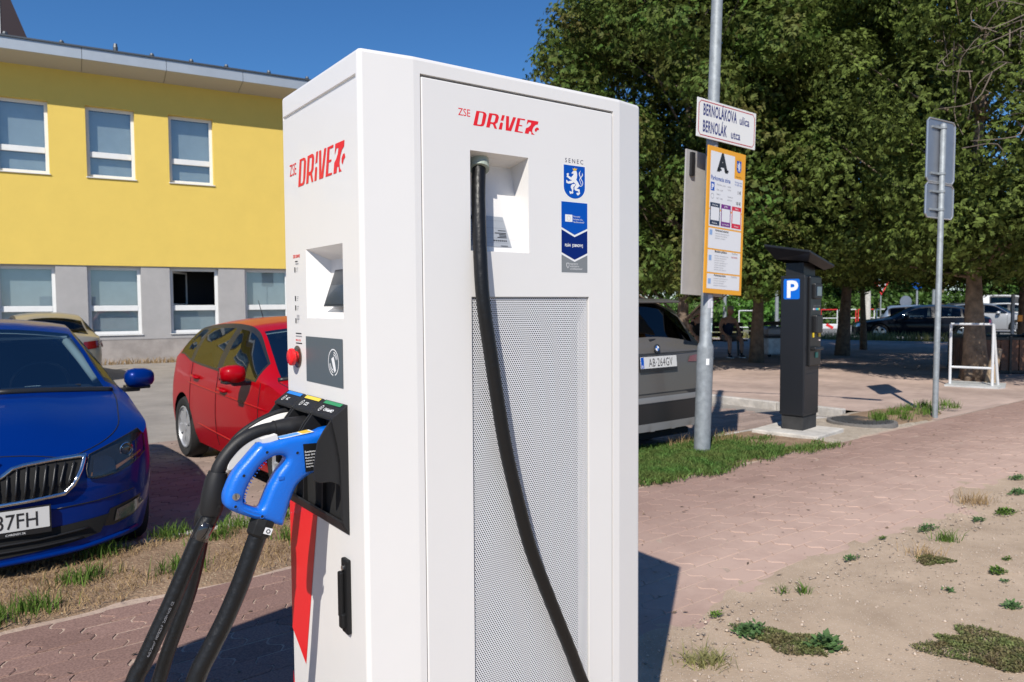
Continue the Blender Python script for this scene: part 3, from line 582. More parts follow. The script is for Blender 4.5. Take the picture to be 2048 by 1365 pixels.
# --- funding sticker
M = SF(.5365, 1.53, .0006); W_ = .0865
decal('sticker', quad(-.001, W_+.001, -.001, .18), m_wht, M)
decal('sticker', [(0, .178), (0, .1135), (W_/2, .1135-.018), (W_, .1135), (W_, .178)], m_eu, M, z=.0003)
decal('sticker', [(0, .108), (0, .0505), (W_/2, .0505-.018), (W_, .0505), (W_, .108), (W_/2, .09)], mat('deep_blue_print', (.0, .016, .15), .5, spec=.2), M, z=.0003)
decal('sticker', [(0, .045), (0, 0), (W_, 0), (W_, .045), (W_/2, .027)], mat('sticker_grey', (.2, .215, .225), .5), M, z=.0003)
T = lambda x, y: M @ Matrix.Translation((x, y, .0006))
decal('sticker_flag', quad(.012, .036, .128, .146), m_wht, M, z=.0006)
ring = MB()
for i in range(12): 
    a = R(30*i); ring.lathe([(.0009, 0), (.0009, .0002)], 6, T(.024+.0055*math.cos(a), .137+.0055*math.sin(a)))
ring.build('sticker_ring', mat('pale_gold_print', (.6, .5, .3), .5), CH)
for i, (s, z) in enumerate((('Financovaný', .1405), ('Európskou úniou', .1335), ('NextGenerationEU', .1265))): text(s, .0058, T(.039, z), m_wht, CH, sx=.8)
text('PLÁN', .0095, T(.011, .0655), m_wht, CH, bold=.0003, sx=.8); text('[OBNOVY]', .0095, T(.035, .0655), m_wht, CH, bold=.0003, sx=.78)
decal('sticker_emblem', [(.016, .024), (.016, .016), (.0205, .010), (.025, .016), (.025, .024)], m_wht, M, z=.0006); decal('sticker_emblem', [(.0172, .0228), (.0172, .0165), (.0205, .0118), (.0238, .0165), (.0238, .0228)], MATS['sticker_grey'], M, z=.0008)
for i, s in enumerate(('MINISTERSTVO', 'HOSPODÁRSTVA', 'SLOVENSKEJ REPUBLIKY')): text(s, .0054, T(.028, .0195-i*.0062), m_wht, CH, sx=.72)
# --- cable recess: rating plate, socket gland
tilt = (Vector((0, .052, .2155))).normalized()
RM = frame((RX0+.0005, .0035+.0035, RZ0+.014), (1, 0, 0), tilt)
RM.translation -= RM.to_3x3() @ Vector((0, 0, -.0012))
decal('rating_plate', [(0, .0), (.1325, -.0), (.1185, .076), (0, .078)], mat('silver_label', (.42, .44, .46), .35, metal=.2), RM, z=.0)
for i in range(9): decal('rating_print', quad(.006, .028+.012*((i*7) % 3), .066-i*.0066, .0685-i*.0066), m_gink, RM, z=.0003)
text('ABB', .013, RM @ Matrix.Translation((.006, .0655, .0004)), m_ink, CH, bold=.0005)
for yy in (.0655, .047, .033, .022, .010): decal('rating_print', quad(.06, .124-yy*.1, yy, yy+.0005), m_gink, RM, z=.0004)
for i, (a, e) in enumerate(((.098, .047), (.088, .041), (.1, .037), (.1, .0335), (.094, .030), (.1, .0085))): decal('rating_print', quad(a, .121, e-.007, e-.0052), m_ink, RM, z=.0005)
for i in range(7): MB().lathe([(.0022, 0), (.0022, .0002)], 6, RM @ Matrix.Translation((.083+i*.0058, .0155, .0004))).build('rating_symbol', m_ink, CH)
# --- front: screen, card reader, button, instruction strip
sc = MB(); sc.add([(.0475, .1125, 1.5365), (.0475, .256, 1.5365), (.0145, .252, 1.4475), (.0145, .1125, 1.4475), (.052, .1125, 1.5365), (.052, .256, 1.5365), (.02, .252, 1.4475), (.02, .1125, 1.4475)], [(0, 1, 2, 3), (0, 4, 5, 1), (1, 5, 6, 2), (2, 6, 7, 3), (3, 7, 4, 0)]); sc.build('screen_bezel', mat('bezel_black', (.025, .03, .035), .3), CH)
MB().add([(.0462, .119, 1.531), (.0462, .250, 1.531), (.0155, .246, 1.453), (.0155, .119, 1.453)], [(0, 1, 2, 3)]).build('screen', mat('dark_screen', (.022, .034, .046), .2, coat=.2), CH)
M = FF(.333, 1.2625, .0012); decal('card_reader', quad(0, .2285, 0, .1115), m_slate, M)
arc = lambda r, a0, a1, n: [(r*math.cos(R(a0+(a1-a0)*i/n)), r*math.sin(R(a0+(a1-a0)*i/n))) for i in range(n+1)]
def stroke(pts, wd, M, name, m, parent=CH, z=0.):
    L_, R_ = [], []
    for j, q in enumerate(pts):
        a, e = pts[max(j-1, 0)], pts[min(j+1, len(pts)-1)]; dx, dy = e[0]-a[0], e[1]-a[1]; l = math.hypot(dx, dy) or 1
        L_.append(M @ Vector((q[0]-dy/l*wd, q[1]+dx/l*wd, z))); R_.append(M @ Vector((q[0]+dy/l*wd, q[1]-dx/l*wd, z)))
    n = len(pts); return MB().add(L_+R_, [(j, j+1, n+j+1, n+j) for j in range(n-1)]).build(name, m, parent)
NM = FF(.158, 1.3185, .0016)
stroke(arc(.030, -75, 265, 40), .0013, NM, 'contactless_symbol', m_wht)
for r_, a0, a1 in ((.0235, 20, 85), (.018, 20, 85), (.0235, 190, 265), (.018, 190, 265)): stroke(arc(r_, a0, a1, 10), .0012, NM, 'contactless_symbol', m_wht)
decal('contactless_symbol', [(-.012, .008), (.002, .014), (.010, -.004), (.014, -.018), (.006, -.024), (-.002, -.012)], m_wht, NM)
BM = frame((-.0005, .394, 1.3195), (0, -1, 0), (0, 0, 1))
MB().lathe([(.0285, 0), (.0285, .002), (.022, .003)], 28, BM).build('button_plate', mat('button_plate', (.22, .17, .14), .25, metal=.8), CH, auto=40)
eb = MB(); eb.lathe([(.014, .002), (.014, .010), (.0215, .0115), (.0225, .015), (.0215, .0205), (.017, .0235), (.001, .0245)], 28, BM); eb.build('emergency_button', m_red, CH, auto=40)
T = lambda y, z: FF(y, z, .0007)
text('ZSE DRIVE', .0105, T(.414, 1.572), m_red, CH, bold=.0003)
for z, a, e, m_ in ((1.561, .40, .382, m_ink), (1.555, .398, .376, m_gink), (1.365+.013, .405, .365, m_ink), (1.371, .405, .362, m_gink), (1.353, .405, .362, m_ink)): decal('instruction_print', quad(0, a-e, 0, .0028), m_, T(a, z))
for i, z in enumerate((1.535, 1.462, 1.438, 1.405)):
    decal('instruction_print', quad(0, .007, 0, .013), m_ink, T(.406, z)); 
    for k_ in range(3): decal('instruction_print', quad(0, .013-.003*k_, 0, .0012), m_gink, T(.392, z+.010-.0045*k_))
for k_ in range(4): decal('instruction_print', quad(0, .018, 0, .0014), m_gink, T(.395, 1.425-.0035*k_))
text('0850 111 555', .0062, T(.406, 1.360), m_red, CH, bold=.0002)
# --- red wedge decals
decal('red_stripe', [(0, .0), (.2005, -.003), (.0985, -.43), (0, -.367)], m_red, FF(.477, .949, .0009)); decal('red_stripe', [(0, 0), (.10, -.36), (0, -.36)], m_red, FF(.477, .465, .0009))
# --- lever lock
lk = MB(); lk.box((-.005, .098, .79), (.012, .034, .172)); h = lk.build('door_lock', m_blk, CH, bevel=.004); lk = MB(); lk.box((-.016, .103, .795), (.012, .017, .105)); lk.box((-.013, .10, .735), (.016, .02, .035)); lk.build('lock_lever', m_blk, h, bevel=.004)
MB().lathe([(.006, 0), (.006, .003)], 12, frame((-.0112, .10, .8555), (0, -1, 0), (0, 0, 1))).build('lock_screw', mat('steel', (.5, .5, .5), .3, metal=1.), h)
# --- connector dock: three bays
def YP(pts, y0, y1): return [Vector((-m_, y0, z)) for m_, z in pts], [Vector((-m_, y1, z)) for m_, z in pts]
def yprism(mb, pts, y0, y1):
    A, C_ = YP(pts, y0, y1); n = len(pts); mb.add(A+C_, [tuple(range(n)), tuple(range(2*n-1, n-1, -1))]+[(i, n+i, n+(i+1) % n, (i+1) % n) for i in range(n)]); return mb
outer = [(.0, 1.228), (.039, 1.1995), (.0255, 1.135), (.02, 1.10), (.0175, 1.03), (.0163, .961), (.003, .933), (0, .933)]
dock = yprism(MB(), outer, .084, .0925); yprism(dock, outer, .462, .470)
dock.add([(-.003, .0925, .94), (-.003, .462, .94), (-.003, .462, 1.222), (-.003, .0925, 1.222)], [(0, 1, 2, 3)])
yprism(dock, [(0, .945), (.0155, .966), (.0163, .960), (.003, .933), (0, .933)], .0925, .462)
dk = dock.build('connector_dock', m_blk2, CH, bevel=.002); 
cheek = [(.0, 1.205), (.036, 1.198), (.055, 1.1742), (.0695, 1.1506), (.074, 1.1258), (.0785, 1.096), (.079, 1.066), (.065, 1.0587), (.041, 1.058), (.0225, 1.05), (.012, 1.038), (.0, 1.03)]
MB().add([(-.0035, .0925, .96), (-.0035, .462, .96), (-.0035, .462, 1.20), (-.0035, .0925, 1.20)], [(0, 1, 2, 3)]).build('dock_void', m_void, dk)  # flat black sheet stands for the dark depth of the bays
for (y0, y1, c_, s, icon) in ((.0885, .212, (.03, .25, .10), 'CHAdeMO', 8), (.2165, .336, (.75, .55, .06), 'CCS', 9), (.3405, .466, (.02, .20, .62), 'AC', 2)):
    q = MB(); yprism(q, [(0, 1.2285), (.038, 1.2005), (.038, 1.193), (.0, 1.2)], y0, y1); bay = q.build('bay_cap', m_blk2, dk, bevel=.003)
    q = MB(); yprism(q, cheek, y0+.002, y0+.0065); yprism(q, cheek, y1-.0065, y1-.002); q.build('bay_cheek', m_blk2, dk, bevel=.0015)
    up_ = Vector((.038, 0, .028)).normalized(); CM = frame((-.038, (y0+y1)/2, 1.2005), (0, -1, 0), up_); CM.translation += CM.to_3x3() @ Vector((0, 0, .0012))
    hw = (y1-y0)/2; decal('colour_strip', quad(-hw*.8, hw*.8, .034, .0435), mat('strip_'+s, c_, .5), CM, dk)
    text(s, .0135 if s != 'CHAdeMO' else .0125, CM @ Matrix.Translation((-hw*.2, .0135, .0002)), m_wht, dk, sx=.9, bold=.0003); stroke([(-hw*.5+x*1.0, .018+y*1.1) for x, y in arc(.0075, 0, 360, 16)], .0007, CM, 'plug_icon', m_wht, dk, .0002); stroke([(-hw*.5+x, .018+y) for x, y in arc(.003, 0, 360, 8)], .0006, CM, 'plug_icon', m_wht, dk, .0002)
for y in (.214, .338): yprism(MB(), [(0, 1.03), (.012, 1.03), (.014, .965), (0, .955)], y-.003, y+.003).build('dock_divider', m_blk, dk)

# ================================================================== plugs and cables (things resting in the dock)
def LCH(v): return CH.matrix_basis @ Vector(v)
def ch_thing(name, label, cat, base): return thing(name, label, cat, LCH(base), R(35.7))
def plate(name, outer, holes, y0, y1, m, parent, bevel, seg=3, org=(0, 0, 0)):
    pts, edges = [], []
    for L_ in [outer]+holes:
        b0 = len(pts); pts += [Vector(p) for p in L_]; n = len(L_); edges += [(b0+i, b0+(i+1) % n) for i in range(n)]
    V, E, F, *_ = delaunay_2d_cdt(pts, edges, [], 1, 1e-6); n = len(V); o = Vector(org)
    def within(q, L):
        c = False
        for i in range(len(L)):
            a, b = L[i], L[i-1]
            if (a[1] > q.y) != (b[1] > q.y) and q.x < (b[0]-a[0])*(q.y-a[1])/(b[1]-a[1])+a[0]: c = not c
        return c
    F = [f for f in F if (lambda q: within(q, outer) and not any(within(q, h) for h in holes))(sum((V[i] for i in f), Vector((0, 0)))/len(f))]
    VV = [Vector((-v.x, y0, v.y))-o for v in V]+[Vector((-v.x, y1, v.y))-o for v in V]; FF_ = [tuple(f) for f in F]+[tuple(n+i for i in f[::-1]) for f in F]
    cnt = {}
    for f in F:
        for i in range(len(f)):
            e = (f[i], f[(i+1) % len(f)]); cnt[e] = 1
    for (a, c) in list(cnt):
        if (c, a) not in cnt: FF_.append((c, a, n+a, n+c))
    ob = mesh(name, VV, FF_, m, parent); bm = bmesh.new(); bm.from_mesh(ob.data); bmesh.ops.recalc_face_normals(bm, faces=bm.faces); bm.to_mesh(ob.data); bm.free()
    if bevel:
        bb = ob.modifiers.new('bevel', 'BEVEL'); bb.width = bevel; bb.segments = seg; bb.limit_method = 'ANGLE'; bb.angle_limit = R(50)
    ob.data.polygons.foreach_set('use_smooth', [True]*len(ob.data.polygons)); ob.data.set_sharp_from_angle(angle=R(40))
    return ob
def cyc(P, n=3): 
    Q = [np.array(p) for p in P]; out = []; k = len(Q)
    for i in range(k):
        a, b, c, d = Q[i-1], Q[i], Q[(i+1) % k], Q[(i+2) % k]
        for j in range(n):
            t = j/n; out.append(tuple(.5*(2*b+(c-a)*t+(2*a-5*b+4*c-d)*t*t+(3*b-a-3*c+d)*t**3)))
    return out
m_plug = mat('blue_plug_plastic', (.0, .135, .62), .4, coat=.3, bump=.1, bscale=260)
YB = .145
BP = ch_thing('charging_plug', 'blue plastic loop handled charging plug in the dock bay nearest the side door', 'charging plug', (0, YB, 1.12)); og = (0, YB, 1.12)
blue = [(.0, 1.166), (.0356, 1.1731), (.0544, 1.1675), (.0881, 1.1636), (.1239, 1.1615), (.1474, 1.1554), (.1705, 1.1536), (.1819, 1.1535), (.1962, 1.1408), (.2134, 1.1229), (.2303, 1.1052), (.243, 1.0871), (.2516, 1.0686), (.2574, 1.0526), (.2578, 1.0357), (.2526, 1.025), (.2407, 1.0159), (.219, 1.0037), (.1969, .9927), (.1744, .9829), (.1515, .973), (.1385, .9678), (.1339, .9744), (.1276, .994), (.1197, 1.0164), (.1118, 1.0359), (.1025, 1.0524), (.0871, 1.0651), (.0686, 1.0745), (.05, 1.079), (.0, 1.09)]
hole = [(.154, 1.1227), (.1394, 1.1238), (.1293, 1.1196), (.1259, 1.1118), (.1341, 1.0996), (.1446, 1.0879), (.1536, 1.073), (.1626, 1.0583), (.1702, 1.0419), (.1777, 1.0242), (.1851, 1.0138), (.1963, 1.0165), (.2142, 1.0272), (.2187, 1.0366), (.2165, 1.0491), (.2091, 1.068), (.1975, 1.0864), (.1859, 1.1021), (.1714, 1.1147)]
def round_plate(name, outer, holes, yc, half, r, m, parent, org, seg=5):
    """a flat outline with holes, its rims rolled over in a quarter round"""
    def area(L): return sum(L[i-1][0]*L[i][1]-L[i][0]*L[i-1][1] for i in range(len(L)))/2
    loops = []
    for k, L in enumerate([outer]+holes):
        L = [np.array(q) for q in L]; L = L if area(L) > 0 else L[::-1]; n = len(L); nr = []
        for i in range(n):
            t = L[(i+1) % n]-L[i-1]; t = t/(np.linalg.norm(t)+1e-9); nr.append(np.array([-t[1], t[0]])*(1 if k == 0 else -1))
        for _ in range(3): nr = [(nr[i-1]+nr[i]*2+nr[(i+1) % n]) for i in range(n)]; nr = [v/np.linalg.norm(v) for v in nr]
        loops.append((L, nr))
    V, F = [], []; rings = [(r*(1-math.cos(a)), half-r+r*math.sin(a)) for a in np.linspace(0, math.pi/2, seg)]; prof = [(o, -y) for o, y in rings[::-1]]+rings; K = len(prof); inner = []
    for L, nr in loops:
        n = len(L); b0 = len(V)
        for o_, y in prof: V += [Vector((-(q[0]+v[0]*o_), yc+y, q[1]+v[1]*o_))-Vector(org) for q, v in zip(L, nr)]
        F += [(b0+k*n+i, b0+k*n+(i+1) % n, b0+(k+1)*n+(i+1) % n, b0+(k+1)*n+i) for k in range(K-1) for i in range(n)]; inner.append([tuple(q+v*prof[0][0]) for q, v in zip(L, nr)])
    for y in (-half, half):
        pts, edges = [], []
        for L in inner:
            b1 = len(pts); pts += [Vector(q) for q in L]; edges += [(b1+i, b1+(i+1) % len(L)) for i in range(len(L))]
        W, _, T, *_ = delaunay_2d_cdt(pts, edges, [], 1, 1e-7)
        def within(q, L):
            c = False
            for i in range(len(L)):
                a, b = L[i], L[i-1]
                if (a[1] > q.y) != (b[1] > q.y) and q.x < (b[0]-a[0])*(q.y-a[1])/(b[1]-a[1])+a[0]: c = not c
            return c
        T = [f for f in T if (lambda q: within(q, inner[0]) and not any(within(q, h) for h in inner[1:]))(sum((W[i] for i in f), Vector((0, 0)))/len(f))]
        b1 = len(V); V += [Vector((-v.x, yc+y, v.y))-Vector(org) for v in W]; F += [tuple(b1+i for i in f) for f in T]
    o = mesh(name, V, F, m, parent); bm = bmesh.new(); bm.from_mesh(o.data); bmesh.ops.remove_doubles(bm, verts=bm.verts, dist=1e-5); bmesh.ops.recalc_face_normals(bm, faces=bm.faces); bm.to_mesh(o.data); bm.free()
    o.data.polygons.foreach_set('use_smooth', [True]*len(o.data.polygons)); o.data.set_sharp_from_angle(angle=R(50)); return o
bh = round_plate('handle', cyc(blue, 3), [cyc(hole, 3)], YB, .0245, .0145, m_plug, BP, og)

YM = lambda m_, z, d=0.: frame(Vector((-m_, YB-.0245-d, z))-Vector(og), (1, 0, 0), (0, 0, 1))
for m_, z in ((.1703, 1.1354), (.2202, 1.0916), (.239, 1.0284), (.184, .9983), (.1039, 1.1262)):
    MB().lathe([(.0046, -.001), (.0046, .0006), (.0032, .0006), (.0032, -.0008)], 14, YM(m_, z), caps=False).build('screw_rim', m_plug, BP); MB().lathe([(.0044, 0), (.0044, .0005)], 14, YM(m_, z)).build('screw_hole', m_void, BP)
MB().lathe([(.0078, -.001), (.0078, .0025), (.0062, .003), (.006, .0015)], 18, YM(.2379, 1.0501)).build('lock_barrel', mat('steel', (.5, .5, .5), .3, metal=1.), BP); MB().box(YM(.2379, 1.0501, .0025).translation, (.001, .001, .009)).build('key_slot', m_void, BP)
lab = [(-.0915, 1.1446), (-.0500, 1.1433), (-.0500, 1.083), (-.0868, 1.0815)]
MB().add([Vector((x, YB-.0253, z))-Vector(og) for x, z in lab], [(0, 3, 2, 1)]).build('rating_label', m_blk, BP)
for i, s in enumerate(('Sumitomo Electric', 'Model  SEVD-009', 'Electrical rating', 'Ambient temper.', 'Outdoor use  IP44', 'Serial No.')): text(s, .0062 if i == 0 else .0045, YM(.088-.0006*i, 1.1245-.0066*i, .0012), m_wht, BP, sx=1.0, bold=.0001)
def topbox(m0, z0, m1, z1, y0, y1, m, nm, t=.0012, lift=0):
    d_ = Vector((m0-m1, 0, z1-z0)); L_ = d_.length; a = math.atan2(z1-z0, m0-m1); q = MB(); q.box((0, 0, 0), (L_, y1-y0, t)); o = q.build(nm, m, BP, loc=Vector((-(m0+m1)/2, (y0+y1)/2, (z0+z1)/2+lift))-Vector(og)); o.rotation_euler = (0, -a, 0); return o
topbox(.138, 1.1595, .063, 1.168, YB-.016, YB+.016, m_wht, 'top_label'); topbox(.136, 1.1602, .092, 1.1648, YB-.013, YB+.013, mat('pale_blue_print', (.10, .32, .70), .5), 'top_label_text'); topbox(.088, 1.1658, .068, 1.1682, YB-.015, YB+.015, m_gold, 'top_label_warning')
topbox(.176, 1.1565, .142, 1.1635, YB-.010, YB+.010, mat('off_white_plastic', (.72, .70, .66), .5), 'latch', .012)
MB().lathe([(.036, -.01), (.036, .045), (.030, .055)], 20, frame(Vector((-.005, YB, 1.127))-Vector(og), (0, 1, 0), (0, 0, 1))).build('plug_nose', m_blk, BP)
for i in range(17):
    t = i/16; j = t*6; P_ = [(.171, 1.1135), (.185, 1.1005), (.1965, 1.085), (.208, 1.0665), (.2155, 1.048), (.218, 1.037), (.217, 1.033)]; k0 = min(int(j), 5); f_ = j-k0; m_ = P_[k0][0]*(1-f_)+P_[k0+1][0]*f_; z = P_[k0][1]*(1-f_)+P_[k0+1][1]*f_
    MB().lathe([(.0013, -.036), (.0013, -.006)], 6, YM(m_, z)).build('grip_rib', m_plug, BP)
MB().box(Vector((-.141, YB-.0247, 1.0756))-Vector(og), (.012, .003, .008)).build('cable_clip', m_plug, BP, bevel=.001)
cd = Vector((-(.199-.1797), 0, .9223-.9682)).normalized()
CMx = frame(Vector((-.1745, YB, .985))-Vector(og), Vector((0, 1, 0)), cd.cross(Vector((0, 1, 0))))
if (CMx.to_3x3() @ Vector((0, 0, 1))).dot(cd) < 0: CMx = frame(Vector((-.1745, YB, .985))-Vector(og), Vector((0, -1, 0)), cd.cross(Vector((0, -1, 0))))
MB().lathe([(.027, -.004), (.0275, .012), (.026, .032), (.021, .038)], 8, CMx).build('collar', m_blk, BP, bevel=.002)
MB().box(Vector((-.1728, YB-.0262, .9646))-Vector(og), (.017, .002, .014), tilt=(R(23), 'Y')).build('hexagon_sticker', m_wht, BP)
MB().lathe([(.005, 0), (.005, .0006)], 6, YM(.1728, .9646, .0029)).build('hexagon_mark', m_ink, BP); MB().lathe([(.0028, 0), (.0028, .0006)], 6, YM(.1728, .9646, .0033)).build('hexagon_mark', m_wht, BP)
def cable(name, pts, r, parent, org, m=m_rub): 
    c = catmull([tuple(Vector(p)-Vector(org)) for p in pts], 8); return MB().tube(c, r, 16).build(name, m, parent, smooth=True)
def drop(P, y, base_y):       # carry a hanging cable on to the ground and back to the foot of the station
    m_, z = P[-1]; return [(-a, y, b_) for a, b_ in P]+[(-m_-.06, y-.01, z-.16), (-m_-.12, y-.02, z-.33), (-m_-.14, y+.0, max(.09, z-.50)), (-m_-.08, y+.05, .03), (-m_+.08, y+.08, .022), (-.20, base_y, .022), (-.05, base_y, .03), (.03, base_y, .045)]
cable('cable', drop([(.1797, .9682), (.199, .9223), (.2272, .8516), (.26, .7832), (.292, .7269), (.3234, .6664)], YB, .06), .0195, BP, og)
# black combo plug
YC = .28; og = (0, YC, 1.15)
CP = ch_thing('charging_plug', 'black curved charging plug with white inner grip in the middle dock bay', 'charging plug', og)
arm = [(.0, 1.156), (.026, 1.1578), (.0587, 1.157), (.1032, 1.1593), (.1374, 1.155), (.168, 1.1444), (.1923, 1.1286), (.2134, 1.1067), (.2285, 1.0844), (.2347, 1.067), (.2400, 1.045)]
V = [tuple(Vector((-a, YC, z))-Vector(og)) for a, z in arm]; c = catmull(V, 6); nn = len(c)
MB().tube(c, [.026 if i < 14 else max(.0165, .026-.0016*(i-13)) for i in range(nn)], 16).build('handle', m_blk2, CP, smooth=True)
MB().tube([tuple(Vector((-a, YC, z))-Vector(og)) for a, z in ((.2325, 1.073), (.2372, 1.052), (.2445, 1.02), (.2495, .99), (.2515, .978), (.2520, .974))], [.021, .0255, .0265, .0255, .022, .012], 14).build('strain_relief', m_blk2, CP, auto=50)
plate('grip_insert', cyc([(.2155, 1.0811), (.2046, 1.1087), (.1833, 1.1337), (.1529, 1.1473), (.1159, 1.1474), (.1036, 1.1404), (.1288, 1.1275), (.1535, 1.121), (.175, 1.102), (.1933, 1.0858), (.2068, 1.0754)], 3), [], YC-.0135, YC+.0135, mat('off_white_plastic', (.72, .70, .66), .5), CP, .004, 2, og)
for m_, z in ((.1923, 1.131), (.2395, 1.0), (.150, 1.131)): MB().lathe([(.0032, 0), (.0032, .001)], 12, frame(Vector((-m_, YC-(.0275 if z < 1.05 else .0165 if m_ > .16 else .014), z))-Vector(og), (1, 0, 0), (0, 0, 1))).build('screw_hole', m_void, CP)
MB().tube([tuple(Vector((-a, YC, z))-Vector(og)) for a, z in ((.1025, 1.1593), (.1045, 1.1593))], .0192, 16).build('seam_ring', m_void, CP)
cable('cable', drop([(.2500, .985), (.2526, .972), (.2694, .9463), (.3032, .8732), (.3363, .8014), (.3686, .7365), (.4003, .6729), (.418, .6394)], YC, .13), .0185, CP, og)
text('4x0,75mm²  H07BZ5-F  2x50+1x25  CE', .0075, frame(Vector((-.3905, YC-.0192, .6935))-Vector(og), (.0645, 0, .1295), (-.1295, 0, .0645)), m_gink, CP)
MB().tube([tuple(Vector((-a, YC, z))-Vector(og)) for a, z in ((.2575, .962), (.265, .951), (.278, .926))], .0198, 14).build('tape_wrap', mat('shiny_tape', (.02, .02, .022), .15, coat=1.), CP, smooth=True)
# white plug behind
YA = .405; og = (0, YA, 1.15)
AP = ch_thing('charging_plug', 'white and black charging plug in the dock bay farthest from the side door', 'charging plug', og)
MB().tube(catmull([tuple(Vector((-a, YA, z))-Vector(og)) for a, z in ((0, 1.158), (.03, 1.160), (.0607, 1.155), (.1013, 1.140), (.15, 1.108), (.185, 1.06), (.21, 1.0), (.225, .965))], 6), .021, 14).build('handle', mat('off_white_plastic', (.72, .70, .66), .5), AP, smooth=True)
MB().tube(catmull([tuple(Vector((-a, YA, z))-Vector(og)) for a, z in ((0, 1.178), (.03, 1.180), (.0607, 1.175), (.105, 1.158), (.155, 1.125), (.195, 1.07))], 6), .009, 10).build('grip_band', m_blk2, AP, smooth=True)
MB().tube([tuple(Vector((-a, YA, z))-Vector(og)) for a, z in ((.222, .975), (.235, .945), (.245, .918))], [.021, .023, .017], 14).build('strain_relief', m_blk2, AP, smooth=True)
cable('cable', drop([(.236, .94), (.238, .9225), (.251, .8527), (.272, .7726), (.297, .7063), (.327, .6303), (.347, .5703)], YA, .22), .0165, AP, og)
# cable hanging from the side recess
og = (.29, -.03, 1.75)
SC = ch_thing('charging_cable', 'thick black cable hanging from the recess down the perforated side door', 'cable', og)
CP_ = [(.3235, .040, 1.812), (.3165, .022, 1.79), (.307, .010, 1.76), (.2924, -.01, 1.6938), (.2822, -.03, 1.5762), (.2814, -.042, 1.4608), (.2977, -.045, 1.3449), (.3177, -.045, 1.2267), (.3411, -.045, 1.1057), (.3739, -.045, .9806), (.4137, -.045, .8507), (.4722, -.045, .7123), (.5368, -.045, .5667), (.5788, -.045, .4687)]
cable('cable', CP_+[(.65, -.07, .30), (.70, -.10, .13), (.69, -.14, .035), (.58, -.17, .02), (.35, -.15, .02), (.2, -.06, .022), (.18, .03, .035)], .0165, SC, og)
m_gl = mat('sage_plastic', (.34, .39, .33), .35)
MB().tube([tuple(Vector(p)-Vector(og)) for p in ((.322, .052, 1.812), (.321, .038, 1.806), (.318, .027, 1.795), (.3145, .019, 1.782), (.312, .015, 1.775))], [.026, .0255, .0245, .023, .0195], 18).build('cable_gland', m_gl, SC, auto=60)
MB().tube([tuple(Vector(p)-Vector(og)) for p in ((.3135, .0175, 1.780), (.3105, .0125, 1.769))], .0235, 18).build('gland_nut', m_gl, SC)
# cabinet added out of view, shaped and placed to cast the paving shadow
EC = thing('shadow_cabinet', 'tall light grey stand-in cabinet added out of view to shade the paving beside the charging cables', 'cabinet', (-1.45, 1.80, 0), R(50)+math.pi)
m_ec = mat('cabinet_grey', (.55, .56, .55), .5, var=.04)
MB().box((.43, .20, .05), (.86, .40, .10)).build('plinth', MATS['grey_concrete'], EC); MB().box((.43, .20, 1.03), (.86, .40, 1.86)).build('housing', m_ec, EC, bevel=.008); MB().box((.43, .20, 1.98), (.90, .42, .04)).build('roof_cap', m_ec, EC, bevel=.008)
for x in (.225, .635): MB().box((x, .405, 1.0), (.395, .014, 1.7)).build('door', m_ec, EC, bevel=.003)
MB().box((.46, .417, 1.05), (.025, .02, .16)).build('handle', m_blk, EC, bevel=.004)
for i in range(8): MB().box((.635, .4145, 1.6+i*.025), (.25, .006, .010)).build('vent_slat', m_blk2, EC)
# ================================================================== cars (local x forward from the middle, y left, z up; d = metres behind the nose)
m_glass = glass_mat('car_glass', (.50, .62, .66), .028, .22); m_glassd = glass_mat('privacy_glass', (.02, .022, .025), .012, .07)
m_glasss = glass_mat('side_glass', (.24, .29, .31), .03, .16); m_tyre = mat('tyre', (.018, .018, .018), .85, bump=.2, bscale=60); m_rim = mat('alloy', (.55, .56, .58), .3, metal=.9); m_trim = mat('black_trim', (.015, .015, .016), .4); m_int = mat('cabin_trim', (.02, .02, .022), .85); m_head = mat('headliner', (.5, .49, .46), .9)
m_chrome = mat('chrome', (.7, .72, .75), .12, metal=1.); m_lens = glass_mat('lamp_lens', (.88, .9, .92), .035, .3); m_lampin = mat('lamp_housing', (.05, .055, .06), .3, metal=.4); m_refl = mat('reflector', (.75, .75, .76), .1, metal=1.)
m_tail = mat('tail_lamp', (.16, .006, .008), .12, coat=1.); m_plate = mat('number_plate', (.60, .60, .585), .5)
def paint(name, c, metal=.25, rough=.33): return mat('paint_'+name, c, rough, metal=metal, coat=.3, spec=.08)
